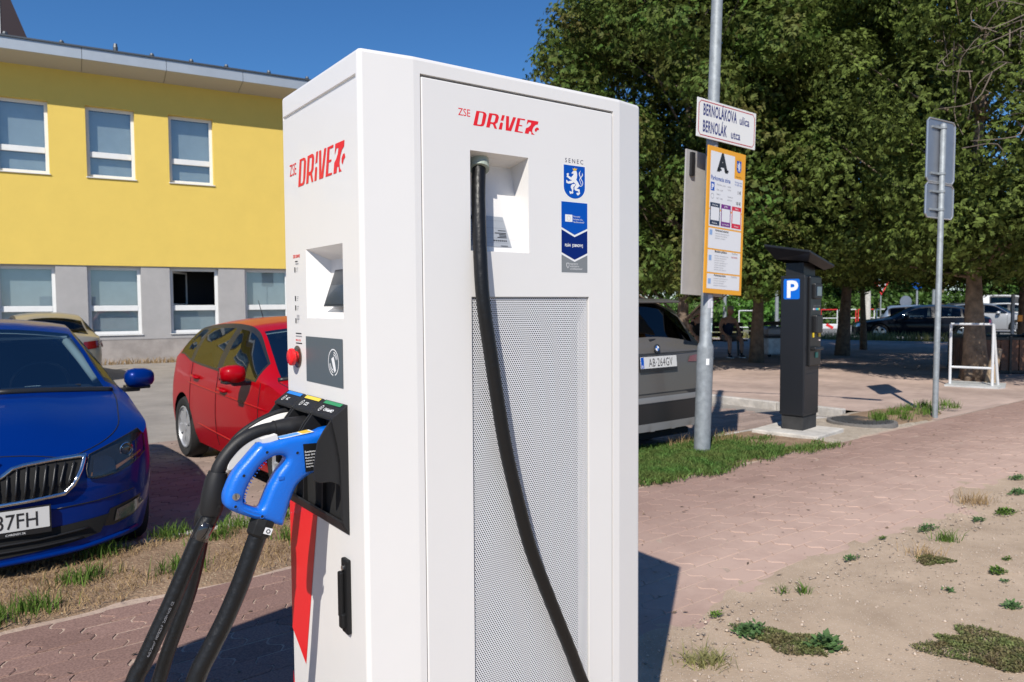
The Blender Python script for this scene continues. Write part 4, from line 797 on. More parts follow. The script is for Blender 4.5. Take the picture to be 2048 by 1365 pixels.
class Car:
    def __init__(s, name, label, cat, P, pt, front, back_bearing, z=LOT, group=None, rimc=None):
        s.P = P; s.L, s.W = P['L'], P['W']/2; s.pt = pt
        b = R(back_bearing); bk = Vector((math.sin(b), math.cos(b), 0)); c = Vector((front[0], front[1], z))+bk*s.L/2
        s.o = thing(name, label, cat, c, math.atan2(-bk.y, -bk.x), group)
        s.zc, s.ze, s.we, s.zb = ramp(P['zc']), ramp(P['ze']), ramp(P['we']), ramp(P['zb'])
        s.af, s.nf, s.ar, s.nr = P.get('nose', (.5, 2.6, .35, 3.2)); s.sec = ramp(P.get('sec', [(.1, .90), (.22, .945), (.38, .985), (.55, 1.), (.75, .99), (.9, .965), (1.1, .93), (1.3, .9)]))
        s.lf = P.get('lean', (.6, .45)); s.lr = P.get('rlean', (.6, .25))
        s.build()
    def plan(s, d):
        f = 1.
        if d < s.af: f *= max(0., 1-(1-d/s.af)**s.nf)**(1/s.nf)
        e = s.L-d
        if e < s.ar: f *= max(0., 1-(1-e/s.ar)**s.nr)**(1/s.nr)
        return f*(1-.035*abs((d-s.L*.5)/(s.L*.5))**3)
    def shift(s, d, z):     # nose and tail lean back with height
        t = max(0, 1-d/.7); v = max(0, z-s.lf[0])*s.lf[1]*t*t
        e = s.L-d; t = max(0, 1-e/.6); return v-max(0, z-s.lr[0])*s.lr[1]*t*t
    def xyz(s, d, y, z): return Vector((s.L/2-d-s.shift(d, z), y, z))
    def front_x(s, y, z, lift=.004):
        t = min(abs(y)/(s.W*s.sec(z)*.967), .9995); d = s.af*(1-(1-t**s.nf)**(1/s.nf)); p = s.xyz(d, y, z); p.x += lift; p.y += lift*(1 if y > 0 else -1)*t**3; return p
    def rear_x(s, y, z, lift=.004):
        t = min(abs(y)/(s.W*s.sec(z)*.967), .9995); e = s.ar*(1-(1-t**s.nr)**(1/s.nr)); p = s.xyz(s.L-e, y, z); p.x -= lift; p.y += lift*(1 if y > 0 else -1)*t**3; return p
    def side_y(s, d, z): return s.W*s.sec(z)*s.plan(d)
    def build(s):
        P = s.P; L = s.L; wf, wr, wrad = P['wheels']; ra = wrad+.045
        ds = [s.af*(1-math.cos(R(t))**(2/s.nf)) for t in range(0, 90, 7)]; ds = [d for d in ds if d < s.af*.97]
        ds += [L-s.ar*(1-math.cos(R(t))**(2/s.nr)) for t in range(0, 90, 7) if s.ar*(1-math.cos(R(t))**(2/s.nr)) < s.ar*.97]
        x = s.af
        while x < L-s.ar: ds.append(x); x += .07
        for w_ in (wf, wr): ds += [w_+ra*math.cos(R(t)) for t in range(0, 181, 12)]
        keys = list(P['glass'].values()); ks = [v for k_ in keys for v in (k_ if isinstance(k_, (list, tuple)) else [k_])]+list(P.get('doors', []))
        ds = sorted(d for d in ds if all(abs(d-k_) > .02 for k_ in ks)); ds = sorted(ds+ks)
        o = [ds[0]]
        for d in ds[1:]:
            if d-o[-1] > .0004: o.append(d)
        ds = o; s.ds = ds
        lo = [0, .06, .16, .3, .45, .6, .75, .88, 1.]; gl = [.05, .3, .6, .9, 1.]; tp = [.05, .2, .4, .6, .8, 1.]
        sill = P['sill']; rows = len(lo)+len(gl)+len(tp); G = []; s.nlo, s.ngl = len(lo), len(gl)
        for d in ds:
            pf = s.plan(d); z0 = sill+P.get('lipup', .05)*max(0, 1-d/.5)**2*0+P.get('tailup', .12)*max(0, 1-(L-d)/.5)**1.5
            for w_ in (wf, wr):
                q = ra*ra-(d-w_)**2
                if q > 0: z0 = max(z0, wrad+math.sqrt(q))
            zb, ze, zc, we = s.zb(d), s.ze(d), s.zc(d), s.we(d); z0 = min(z0, zb-.05); c = []
            for f in lo:
                z = z0+(zb-z0)*f; c.append(s.xyz(d, s.W*s.sec(z)*pf, z))
            wb = s.W*s.sec(zb)*pf; we_ = min(we*s.W*pf, wb-.004)
            for f in gl: 
                z = zb+(ze-zb)*f; c.append(s.xyz(d, wb+(we_-wb)*(f+.12*math.sin(math.pi*f)*-1), z))
            for f in tp:
                z = ze+(zc-ze)*(1-(1-f)**2)+(P.get('bulge', 0.)*min(1, max(0, (f-.4)/.2))*max(0, min(1, (d-.1)/.25, (P['glass']['ws'][0]-.04-d)/.2)) if d < P['glass']['ws'][0] else 0); y = we_*(1-f); p = s.xyz(d, y, z); b = P.get('bow', .1); g = P['glass']
                if g['ws'][0]-.35 < d < g['ws'][1]+.5:
                    k_ = min(1, (d-g['ws'][0]+.35)/.3, (g['ws'][1]+.5-d)/.4); p.x += b*(1-(1-f)**2)*max(0, k_)
                c.append(p)
            G.append(c)
        g = P['glass']; ws, rw, sw = g['ws'], g.get('rw'), g['side']; bp = g['pillars']; dr = P.get('doors', [])
        s.G = G; nc = len(ds); parts = {}
        NB = s.nlo-1; NE = NB+s.ngl; s.NE = NE
        def put(k_, q): parts.setdefault(k_, []).append(q)
        for i in range(nc-1):
            dm = (ds[i]+ds[i+1])/2
            for j in range(rows-1):
                k_ = 'body'
                if NB < j < NE-1 and sw[0] < dm < sw[1]:
                    pl = [a for a, e in zip(bp[::2], bp[1::2]) if a < dm < e]
                    if pl: k_ = 'pillar'
                    else: k_ = 'side%d' % sum(dm > a for a in bp[::2])
                elif NB <= j <= NE-1 and sw[0]-.05 < dm < sw[1]+.05: k_ = 'trim'
                elif j >= NE+1 and ws[0] < dm < ws[1]: k_ = 'ws'
                elif j >= NE+1 and rw and rw[0] < dm < rw[1]: k_ = 'rw'
                elif j >= NE and ws[1] <= dm <= (rw[0] if rw else L): k_ = 'roof'
                elif j >= NE and dm < ws[0]-.02 and dm > P.get('hood0', .1): k_ = 'hood'
                elif j < NB+1 and dr:
                    z_ = (G[i][j].z+G[i][j+1].z)/2
                    for a in range(len(dr)-1):
                        if dr[a] < dm < dr[a+1] and z_ > sill+.06: k_ = 'door%d' % a
                put(k_, (i, j))
        def emit(keys, name, m, sides=(1, -1), off=0., parent=None):
            mb = MB(); 
            for sd_ in sides:
                for i, j in keys:
                    q = [G[i][j], G[i+1][j], G[i+1][j+1], G[i][j+1]]
                    if off: q = [v-Vector((0, 0, off)) for v in q]
                    q = [Vector((v.x, v.y*sd_, v.z)) for v in q]
                    mb.add(q, [(0, 1, 2, 3) if sd_ < 0 else (3, 2, 1, 0)])
            o = mb.build(name, m, parent or s.o); bm = bmesh.new(); bm.from_mesh(o.data); bmesh.ops.remove_doubles(bm, verts=bm.verts, dist=.0006); bmesh.ops.dissolve_degenerate(bm, edges=bm.edges, dist=.0004); bm.to_mesh(o.data); bm.free()
            o.data.polygons.foreach_set('use_smooth', [True]*len(o.data.polygons)); o.data.set_sharp_from_angle(angle=R(38)); return o
        s.body = emit(parts['body'], 'body', s.pt)
        for k_, nm in (('hood', 'hood'), ('roof', 'roof')):
            if k_ in parts: emit(parts[k_], nm, s.pt)
        if 'roof' in parts: emit(parts['roof'], 'headliner', m_head, off=.03)
        for sd_ in (1, -1):
            if 'trim' in parts: emit(parts['trim'], 'window_trim', m_trim, (sd_,))
            for a, e in zip(bp[::2], bp[1::2]):
                pk = [q for q in parts.get('pillar', []) if a < (ds[q[0]]+ds[q[0]+1])/2 < e]
                if pk: emit(pk, 'pillar', m_trim, (sd_,))
        if 'ws' in parts: s.ws = emit(parts['ws'], 'windscreen', P.get('wsmat', m_glass))
        if 'rw' in parts: s.rw = emit(parts['rw'], 'rear_window', m_glassd)
        for k_ in [k_ for k_ in parts if k_.startswith('side')]:
            for sd_ in (1, -1): emit(parts[k_], 'side_window', m_glasss if k_ != 'side2' else P.get('rearmat', m_glasss), (sd_,))
        s.doors = {}
        for k_ in [k_ for k_ in parts if k_.startswith('door')]:
            for sd_ in (1, -1): s.doors[k_, sd_] = emit(parts[k_], 'door', s.pt, (sd_,))
        # dark seams round the doors, arch liners, floor, seats
        for a in dr:
            for sd_ in (1, -1):
                pts = [Vector((p.x, (p.y+.0005)*sd_, p.z)) for p in [s.xyz(a, s.side_y(a, z), z) for z in np.linspace(sill+.07, s.zb(a), 10)]]; MB().tube(pts, .004, 5).build('door_seam', m_trim, s.o)
        for w_ in (wf, wr):
            for sd_ in (1, -1):
                mb = MB(); V = []; n = 16
                for i in range(n+1):
                    t = R(-8+196*i/n); d = w_+(ra+.012)*math.cos(t); z = max(.1, wrad+(ra+.012)*math.sin(t)); V += [s.xyz(d, (s.side_y(d, max(z, .3))-.012)*sd_, z), s.xyz(d, (s.W-.32)*sd_, z)]
                c_ = len(V); V.append(s.xyz(w_, (s.W-.32)*sd_, wrad)); mb.add(V, [(2*i, 2*i+1, 2*i+3, 2*i+2) for i in range(n)]+[(2*i+1, c_, 2*i+3) for i in range(n)]); mb.build('wheel_arch', m_int, s.o)
                s.wheel(w_, sd_, wrad)
        mb = MB(); mb.box((0, 0, .22), (L-.5, s.W*1.55, .06)); mb.build('underbody', m_int, s.o)
        zb_ = s.zb((ws[1]+sw[1])/2); fl = ws[0]+.05
        mb = MB(); mb.box(s.xyz(fl+.33, 0, zb_-.12), (.55, s.W*1.62, .2)); mb.build('dashboard', m_int, s.o, bevel=.04)
        mb = MB(); mb.box((s.L/2-(ws[1]+sw[1])/2, 0, zb_-.45), (sw[1]-ws[1]+.9, s.W*1.7, .05)); mb.build('cabin_floor', m_int, s.o)
        if P.get('seats', True):
            for d0 in (ws[1]+.25, ws[1]+1.1):
                for y in (-.37, .37):
                    if d0 > L-.9: continue
                    mb = MB(); mb.box(s.xyz(d0, y, zb_-.33), (.5, .48, .16)); mb.box(s.xyz(d0+.28, y, zb_-.05), (.13, .46, .62), tilt=(R(-14), 'Y')); mb.box(s.xyz(d0+.38, y, zb_+.30), (.08, .25, .16)); mb.build('seat', m_int, s.o, bevel=.04)
            a = Matrix.Translation(s.xyz(ws[0]+.78, .37, zb_-.02)) @ Matrix.Rotation(R(-68), 4, 'Y'); c = [a @ Vector((.185*math.cos(R(t)), .185*math.sin(R(t)), 0)) for t in range(0, 361, 15)]; MB().tube(c, .014, 8, caps=False).build('steering_wheel', m_trim, s.o, smooth=True)
    def wheel(s, d, sd_, r):
        M = frame(s.xyz(d, (s.W-.012)*sd_, r), (1, 0, 0), (0, 0, 1)) if sd_ < 0 else frame(s.xyz(d, (s.W-.012)*sd_, r), (-1, 0, 0), (0, 0, 1))
        k = r/.31; t = MB(); t.lathe([(.205*k, -.03), (.235*k, -.004), (.285*k, -.004), (.305*k, -.03), (r, -.06), (r, -.15), (.29*k, -.19), (.205*k, -.19)], 36, M, caps=False); w_ = t.build('wheel', m_tyre, s.o, auto=45); tag(w_)
        rm = MB(); rm.lathe([(.212*k, -.012), (.200*k, -.008), (.19*k, -.03), (.185*k, -.09)], 36, M, caps=False); rm.lathe([(.05*k, -.06), (.05*k, -.018), (.03*k, -.014), (.001, -.014)], 20, M, caps=False)
        n = s.P.get('spokes', 7)
        for i in range(n):
            a = 2*math.pi*i/n; Q = M @ Matrix.Rotation(a, 4, 'Z'); w0, w1 = .03*k, s.P.get('spw', .042)*k
            rm.prism([(-w0, .03*k), (w0, .03*k), (w1, .198*k), (-w1, .198*k)], -.045, -.02, Q)
        rm.build('rim', s.P.get('rim', m_rim), w_, auto=40); bk = MB(); bk.lathe([(.19*k, -.095), (.001, -.095)], 24, M, caps=False); bk.build('brake_disc', m_trim, w_)
    def fpatch(s, poly, m, name, parent=None, lift=.004, step=.03, mirror=True, rear=False):
        f = s.rear_x if rear else s.front_x; out = []
        for sg in ((1, -1) if mirror else (1,)):
            out.append(cdt([(y*sg, z) for y, z in poly], step, lambda a, b_: f(a, b_, lift), m, name, parent or s.o))
        return out
    def fstroke(s, pts, r, m, name, parent=None, lift=.004, mirror=True, rear=False, closed=False):
        f = s.rear_x if rear else s.front_x
        for sg in ((1, -1) if mirror else (1,)):
            P_ = []
            for i in range(len(pts)-1):
                for t in np.linspace(0, 1, 6)[:-1]: P_.append(f((pts[i][0]*(1-t)+pts[i+1][0]*t)*sg, pts[i][1]*(1-t)+pts[i+1][1]*t, lift))
            P_.append(f(pts[-1][0]*sg, pts[-1][1], lift)); MB().tube(P_, r, 8).build(name, m, parent or s.o, smooth=True)
    def mirror(s, d, z, m, sides=(1, -1), k=1.):
        for sd_ in sides:
            y0 = s.side_y(d, min(z, .95)); mb = MB(); n = 10; V = []
            prof = [(0, .35), (.10, .85), (.35, 1.), (.7, .95), (.92, .75), (1., .45)]
            for f, h in prof:
                y = y0+.045+f*.2*k
                for j in range(12):
                    a = 2*math.pi*j/12; cx, cz = math.cos(a), math.sin(a); V.append(s.xyz(d+.02*f, y*sd_, z+.075)+Vector((.075*h*math.copysign(abs(cx)**.8, cx)*(1 if cx < 0 else 1.35), 0, .075*h*math.copysign(abs(cz)**.7, cz))))
            q = len(prof); F = [(i*12+j, i*12+(j+1) % 12, (i+1)*12+(j+1) % 12, (i+1)*12+j) for i in range(q-1) for j in range(12)]+[tuple(range(11, -1, -1)), tuple(range((q-1)*12, q*12))]
            mb.add(V, F); o = mb.build('door_mirror', m, s.o, auto=60)
            mb = MB(); mb.box(s.xyz(d, (y0+.06)*sd_, z-.008), (.07, .17, .03)); mb.box(s.xyz(d+.02, (y0+.13)*sd_, z+.008), (.13, .17, .025)); mb.build('mirror_base', m_trim, o, bevel=.008)
            mb = MB(); mb.box(s.xyz(d+.085, (y0+.15)*sd_, z+.075), (.004, .15, .105)); mb.build('mirror_glass', m_refl, o, bevel=.02)
    def handle(s, d, z, key, sides=(1, -1)):
        for sd_ in sides:
            y = s.side_y(d, z); pr = s.doors.get((key, sd_), s.o); a = s.xyz(d-.09, (y+.002)*sd_, z); b_ = s.xyz(d+.09, (y+.002)*sd_, z+.01)
            MB().tube([a, a+Vector((-.02, .028*sd_, 0)), b_+Vector((.02, .028*sd_, 0)), b_], [.012, .015, .015, .012], 8).build('handle', s.pt, pr, smooth=True)
    def plate_(s, z, rear, txt, size=.52, tx=.074, small=None, strip=None):
        f = s.rear_x if rear else s.front_x; c = f(0, z, .02); mb = MB(); e = f(0, z+.05, .02)-f(0, z-.05, .02); up_ = e.normalized(); M = frame(c, (0, -1, 0), up_) if rear else frame(c, (0, 1, 0), up_)
        b_ = MB(); V = [M @ Vector(p) for p in boxv(-size/2-.008, size/2+.008, -.085, .062, -.014, .0)]; b_.add(V, [(0, 3, 2, 1), (4, 5, 6, 7), (0, 1, 5, 4), (1, 2, 6, 5), (2, 3, 7, 6), (3, 0, 4, 7)]); h = b_.build('plate_holder', m_trim, s.o)
        b_ = MB(); V = [M @ Vector(p) for p in boxv(-size/2, size/2, -.055, .055, .0, .003)]; b_.add(V, [(0, 3, 2, 1), (4, 5, 6, 7), (0, 1, 5, 4), (1, 2, 6, 5), (2, 3, 7, 6), (3, 0, 4, 7)]); q = b_.build('number_plate', m_plate, s.o)
        decal('plate_band', quad(-size/2+.004, -size/2+.045, -.051, .051), m_eu, M, q, .0036)
        text('SK', .026, M @ Matrix.Translation((-size/2+.010, -.042, .0042)), m_wht, q, bold=.0005)
        text(txt, .113, M @ Matrix.Translation((.024, -.041, .0042)), m_ink, q, ax='CENTER', sx=.80 if not rear else .64, bold=.0006 if not rear else 0., spacing=1. if not rear else 1.12)
        if strip: text(strip, .016, M @ Matrix.Translation((.06, -.0775, .0006)), m_wht, h, ax='LEFT'); text(small or '', .016, M @ Matrix.Translation((-.06, -.0775, .0006)), m_wht, h, ax='RIGHT')
def hatch(L, H, cowl, wsr, k=1., **kw):
    """profiles of a small hatchback of length L and height H"""
    return kw
# ---- blue hatchback, nose over the verge
FP = dict(bulge=.022, L=3.99, W=1.732, sill=.20, wheels=(.83, 3.30, .305), tailup=.12, nose=(.55, 2.5, .30, 3.4), lean=(.60, .55), rlean=(.62, .18), bow=.14,
 zc=[(0, .70), (.06, .755), (.2, .82), (.5, .895), (.9, .965), (1.08, .995), (1.14, 1.02), (1.80, 1.40), (2.0, 1.445), (2.4, 1.467), (3.0, 1.445), (3.5, 1.39), (3.60, 1.365), (3.86, 1.06), (3.93, .96), (3.99, .80)],
 ze=[(0, .67), (.1, .73), (.4, .83), (.9, .93), (1.10, .965), (1.80, 1.345), (2.05, 1.395), (2.4, 1.41), (3.0, 1.385), (3.5, 1.32), (3.62, 1.26), (3.84, 1.03), (3.93, .9), (3.99, .78)],
 we=[(0, .80), (.4, .80), (1.05, .855), (1.5, .745), (1.85, .66), (2.4, .655), (3.4, .64), (3.7, .70), (3.99, .75)],
 zb=[(0, .645), (.1, .70), (.4, .80), (.9, .90), (1.15, .945), (1.6, .955), (2.6, .985), (3.5, 1.03), (3.7, 1.02), (3.9, .88), (3.99, .74)],
 glass=dict(ws=(1.13, 1.80), rw=(3.60, 3.86), side=(1.32, 3.55), pillars=(2.18, 2.30, 3.08, 3.14)), doors=(1.22, 2.24, 3.05), hood0=.10)
pf_ = sn(.23, 4.72)
FA = Car('parked_car', 'blue hatchback parked nose to the verge with a slatted chrome edged grille', 'car', FP, paint('blue', (.0, .020, .165), .1, .3), pf_, -36)
gp = [(0, .645), (.05, .655), (.10, .69), (.154, .702), (.291, .713), (.448, .716), (.42, .641), (.381, .573), (.335, .53), (.197, .520), (0, .513)]
full = gp+[(-y, z) for y, z in gp[-2:0:-1]]
gr = FA.fpatch(full, m_void, 'grille', lift=.006, step=.05, mirror=False)[0]
FA.fstroke(gp, .0125, m_chrome, 'grille_surround', gr, .012)
for y in np.arange(.03, .42, .0435): FA.fstroke([(y*1.02+.006, .695 if y > .09 else .66), (y*.93, .535 if y < .33 else .575)], .0055, m_trim, 'grille_slat', gr, .016)
FA.fpatch([(-.035, .70), (.035, .70), (.045, .735), (0, .765), (-.045, .735)], m_chrome, 'badge', lift=.012, mirror=False)
hp = [(.455, .596), (.45, .64), (.468, .714), (.553, .744), (.647, .778), (.745, .812), (.785, .765), (.785, .672), (.70, .625), (.60, .593), (.50, .583)]
hl = FA.fpatch(hp, m_lampin, 'headlight', lift=.003, step=.03)
FA.fpatch([(y*.995+.002, z) for y, z in hp], m_lens, 'headlight_lens', lift=.014, step=.03); FA.fstroke(hp+hp[:1], .004, m_trim, 'headlight_seal', lift=.008)
for sg in (1, -1):
    for y, z, r_ in ((.668, .708, .043),):
        c = FA.front_x(y*sg, z, .006); nrm = (FA.front_x(y*sg, z, .03)-FA.front_x(y*sg, z, .0)).normalized(); M = nrm.to_track_quat('Z', 'Y').to_matrix().to_4x4(); M.translation = c
        MB().lathe([(r_, 0), (r_, .005), (r_*.90, .007), (r_*.86, .003)], 22, M).build('projector_ring', m_chrome, FA.o, auto=40); MB().lathe([(r_*.85, .0035), (r_*.5, .010), (.001, .010)], 20, M).build('projector', mat('dark_lens', (.01, .012, .015), .05, coat=1.), FA.o, smooth=True)
    FA.fpatch([(y, z) for y, z in [(.47, .60), (.60, .61), (.76, .675), (.77, .69), (.60, .63), (.475, .618)]], mat('amber', (.35, .16, .06), .2, coat=.5), 'indicator', lift=.005, step=.03) if sg > 0 else None
ip = [(0, .345), (.30, .352), (.50, .362), (.56, .366), (.51, .268), (.37, .248), (.20, .236), (0, .228)]; it = FA.fpatch(ip+[(-y, z) for y, z in ip[-2:0:-1]], m_void, 'air_intake', lift=.005, step=.05, mirror=False)[0]
FA.fstroke([(-.45, .315), (-.2, .30), (.2, .30), (.45, .315)], .006, m_trim, 'intake_bar', it, .012, mirror=False); FA.fstroke([(-.42, .268), (-.2, .262), (.2, .262), (.42, .268)], .005, m_trim, 'intake_bar', it, .012, mirror=False)
fp = [(.53, .298), (.565, .39), (.75, .425), (.79, .37), (.70, .315), (.58, .29)]; FA.fpatch([(.475, .60), (.52, .595), (.60, .612), (.60, .66), (.56, .70), (.49, .69)], mat('lamp_reflector', (.10, .105, .11), .25, metal=.7), 'lamp_reflector', lift=.008); FA.fpatch(fp, m_trim, 'fog_lamp_bezel', lift=.004); FA.fpatch([(.585, .312), (.60, .378), (.735, .408), (.765, .37), (.69, .322)], mat('fog_glass', (.13, .135, .14), .08, coat=1., metal=.3), 'fog_lamp', lift=.010)
FA.fstroke([(-.72, .228), (-.4, .205), (0, .198), (.4, .205), (.72, .228)], .014, FA.pt, 'bumper_lip', None, .006, mirror=False); FA.fstroke([(-.75, .475), (-.5, .455), (-.3, .45)], .003, m_trim, 'bumper_crease', None, .001)
def seams(c):
    i0 = min(range(len(c.ds)), key=lambda i: abs(c.ds[i]-.045)); i1 = min(range(len(c.ds)), key=lambda i: abs(c.ds[i]-(c.P['glass']['ws'][0]-.03))); iw = min(range(len(c.ds)), key=lambda i: abs(c.ds[i]-c.P['glass']['ws'][0]))
    for sg in (1, -1):
        f = lambda v: Vector((v.x, v.y*sg, v.z+.0005))
        MB().tube([f(c.G[i][c.NE]) for i in range(i0, i1+1)], .0035, 5).build('hood_seam', m_trim, c.o)
        MB().tube([f(c.G[i0][j]) for j in range(c.NE, len(c.G[0]))], .0035, 5).build('hood_seam', m_trim, c.o)
        MB().tube([f(c.G[iw][j])+Vector((.012, 0, 0)) for j in range(c.NE, len(c.G[0]))], .022, 6).build('cowl_panel', m_trim, c.o, smooth=True)
seams(FA)
FA.plate_(.4255, False, 'TT 137FH', strip='CARENSY.SK', small='RUKOUI')
FA.mirror(1.50, .94, FA.pt); FA.handle(2.05, .82, 'door0'); FA.handle(2.9, .85, 'door1')
MB().box(FA.xyz(1.95, 0, 1.30), (.03, .24, .075)).build('rear_view_mirror', m_trim, FA.o, bevel=.01); 
for y in (-.33, .33): MB().box(FA.xyz(1.85, y, 1.335), (.16, .42, .02), tilt=(R(8), 'Y')).build('sun_visor', m_head, FA.o, bevel=.005)
for sg in (1, -1): MB().tube([FA.xyz(d, y*sg, z) for d, y, z in ((1.32, .665, 1.035), (1.55, .60, 1.17), (1.86, .515, 1.33))], .03, 8).build('pillar_trim', m_head, FA.o, smooth=True)
MB().box(FA.xyz(1.42, .30, FA.zb(2)+.035), (.10, .09, .004), rz=.3).build('parking_ticket', m_wht, FA.o)
MB().tube([FA.xyz(3.35, 0, 1.41), FA.xyz(3.50, 0, 1.60)], [.006, .002], 6).build('aerial', m_trim, FA.o)
for sg in (-1, 1): MB().tube([FA.xyz(1.14, y*1., 1.015+.004) for y in ((.1, .3, .55) if sg > 0 else (-.5, -.25, -.02))], .010, 6).build('wiper', m_trim, FA.o)
# ---- red hatchback behind the station
RP = dict(FP, L=4.04, W=1.775, wheels=(.83, 3.41, .315), rim=mat('hub_cover', (.52, .53, .55), .4, metal=.6), spokes=7, spw=.05, sill=.21,
 zc=[(0, .68), (.06, .73), (.3, .84), (.7, .92), (1.05, .975), (1.14, 1.0), (1.85, 1.37), (2.1, 1.425), (2.5, 1.45), (3.1, 1.435), (3.6, 1.405), (3.74, 1.37), (3.95, 1.10), (4.0, .98), (4.04, .82)],
 ze=[(0, .66), (.1, .70), (.4, .81), (.9, .91), (1.12, .95), (1.86, 1.32), (2.1, 1.37), (2.5, 1.385), (3.0, 1.37), (3.4, 1.335), (3.66, 1.25), (3.86, 1.08), (3.97, .95), (4.04, .80)],
 we=[(0, .80), (.4, .82), (1.05, .875), (1.5, .79), (1.95, .70), (2.5, .69), (3.2, .685), (3.6, .74), (4.04, .80)],
 zb=[(0, .63), (.1, .67), (.4, .78), (.9, .88), (1.15, .925), (1.6, .93), (2.6, .965), (3.2, 1.0), (3.55, 1.06), (3.8, 1.02), (3.95, .88), (4.04, .74)],
 glass=dict(ws=(1.14, 1.86), rw=(3.74, 3.95), side=(1.42, 3.62), pillars=(2.26, 2.40, 3.14, 3.24)), doors=(1.28, 2.33, 3.14))
RC = Car('parked_car', 'bright red hatchback parked between the blue car and the charging station', 'car', RP, paint('red', (.36, .0015, .006), .0, .35), sn(2.98, 4.72), -39)
seams(RC); RC.mirror(1.52, .92, RC.pt, k=.95); RC.handle(2.12, .80, 'door0'); RC.handle(2.95, .86, 'door1'); RC.plate_(.45, False, 'BL 462KT')
RC.fpatch([(.45, .60), (.47, .69), (.75, .79), (.80, .70), (.65, .62)], m_lampin, 'headlight'); RC.fpatch([(.45, .60), (.47, .69), (.75, .79), (.80, .70), (.65, .62)], m_lens, 'headlight_lens', lift=.012); RC.fpatch([(-.5, .30), (.5, .30), (.42, .58), (-.42, .58)], m_void, 'grille', mirror=False)
RC.fpatch([(.50, .80), (.55, .96), (.80, .98), (.84, .80)], m_tail, 'tail_light', rear=True)
MB().tube([RC.xyz(3.45, 0, 1.42), RC.xyz(3.60, 0, 1.61)], [.006, .003], 6).build('aerial', m_trim, RC.o)
for sg in (-1, 1):
    for z0, z1, d0, d1 in ((.72, .80, 1.0, 3.35), (.34, .42, 1.25, 3.0)): 
        MB().tube([RC.xyz(d0+(d1-d0)*t, (RC.side_y(d0+(d1-d0)*t, z0+(z1-z0)*t)-.004)*sg, z0+(z1-z0)*t) for t in np.linspace(0, 1, 12)], [.002]+[.010]*10+[.002], 8).build('side_crease', RC.pt, RC.o, smooth=True)
# ---- grey sport utility, tail to the verge
BPm = dict(L=4.71, W=1.89, sill=.30, wheels=(.86, 3.72, .365), tailup=.16, nose=(.5, 2.6, .28, 3.6), lean=(.7, .3), rlean=(.62, .10), bow=.12, wsmat=m_glassd, rearmat=m_glassd,
 zc=[(0, .85), (.08, .95), (.4, 1.03), (1.1, 1.12), (1.2, 1.15), (1.95, 1.58), (2.3, 1.65), (2.9, 1.67), (3.8, 1.645), (4.33, 1.60), (4.40, 1.575), (4.61, 1.18), (4.685, 1.10), (4.705, 1.05), (4.71, .98)],
 ze=[(0, .82), (.1, .90), (.5, .99), (1.15, 1.08), (1.96, 1.51), (2.3, 1.575), (2.9, 1.59), (3.8, 1.55), (4.30, 1.48), (4.45, 1.32), (4.61, 1.12), (4.685, 1.07), (4.71, .96)],
 we=[(0, .82), (.5, .84), (1.15, .87), (2.0, .72), (3.0, .71), (4.2, .70), (4.45, .76), (4.6, .80), (4.71, .84)],
 zb=[(0, .80), (.1, .86), (.5, .95), (1.2, 1.04), (2.5, 1.08), (3.9, 1.13), (4.4, 1.12), (4.6, 1.08), (4.68, 1.04), (4.71, .94)], sec=[(.2, .90), (.32, .95), (.5, .985), (.7, 1.), (.9, .99), (1.1, .955), (1.3, .93)],
 glass=dict(ws=(1.2, 1.96), rw=(4.40, 4.585), side=(1.5, 4.25), pillars=(2.5, 2.62, 3.5, 3.6)), doors=(1.45, 2.56, 3.5), rim=m_rim, spokes=5)
bb_ = math.radians(-38); ctr = sn(5.56, 4.80); nose_ = (ctr[0]+4.71*math.sin(bb_), ctr[1]+4.71*math.cos(bb_))
BC = Car('parked_car', 'dark grey sport utility car parked tail to the verge beside the lamp post', 'car', BPm, paint('grey', (.13, .122, .113), .3, .4), nose_, 142)
BC.plate_(.985, True, 'AB·264GV', tx=.07)
BC.fpatch([(.46, .965), (.50, 1.02), (.78, 1.045), (.92, 1.04), (.92, .95), (.70, .955)], m_tail, 'tail_light', rear=True, lift=.006)
BC.fpatch([(-.93, .60), (.93, .60), (.93, .655), (-.93, .655)], mat('satin_grey', (.3, .3, .3), .4, metal=.5), 'bumper_trim', rear=True, lift=.012, mirror=False); BC.fpatch([(-.92, .40), (.92, .40), (.92, .59), (-.92, .59)], m_trim, 'rear_diffuser', rear=True, lift=.010, mirror=False)
BC.fpatch([(-.80, .33), (.80, .33), (.86, .405), (-.86, .405)], MATS['satin_grey'], 'skid_plate', rear=True, lift=.018, mirror=False)
for y in (-.45, -.15, .15, .45): BC.fpatch([(y-.03, .33), (y+.03, .33), (y+.008, .40), (y-.008, .40)], MATS['satin_grey'], 'diffuser_fin', rear=True, lift=.04, mirror=False)
BC.fpatch([(-.86, 1.06), (.86, 1.06), (.86, 1.07), (-.86, 1.07)], m_trim, 'tailgate_seam', rear=True, lift=.002, mirror=False); BC.fpatch([(-.86, .68), (.86, .68), (.86, .69), (-.86, .69)], m_trim, 'tailgate_seam', rear=True, lift=.002, mirror=False)
c = BC.rear_x(0, 1.115, .008); Mb = frame(c, (0, -1, 0), (BC.rear_x(0, 1.13)-BC.rear_x(0, 1.08)).normalized())
MB().lathe([(.041, -.004), (.041, .003), (.038, .004)], 28, Mb).build('badge', m_ink, BC.o)
for q in range(4): MB().poly([(0, 0)]+[(.026*math.cos(R(90*q+t)), .026*math.sin(R(90*q+t))) for t in range(0, 91, 15)], Mb, .0052).build('badge_quarter', m_wht if q % 2 == 0 else mat('badge_blue', (.02, .16, .55), .4), BC.o)
stroke(arc(.040, 0, 360, 28), .0015, Mb, 'badge_rim', m_chrome, BC.o, .0056)
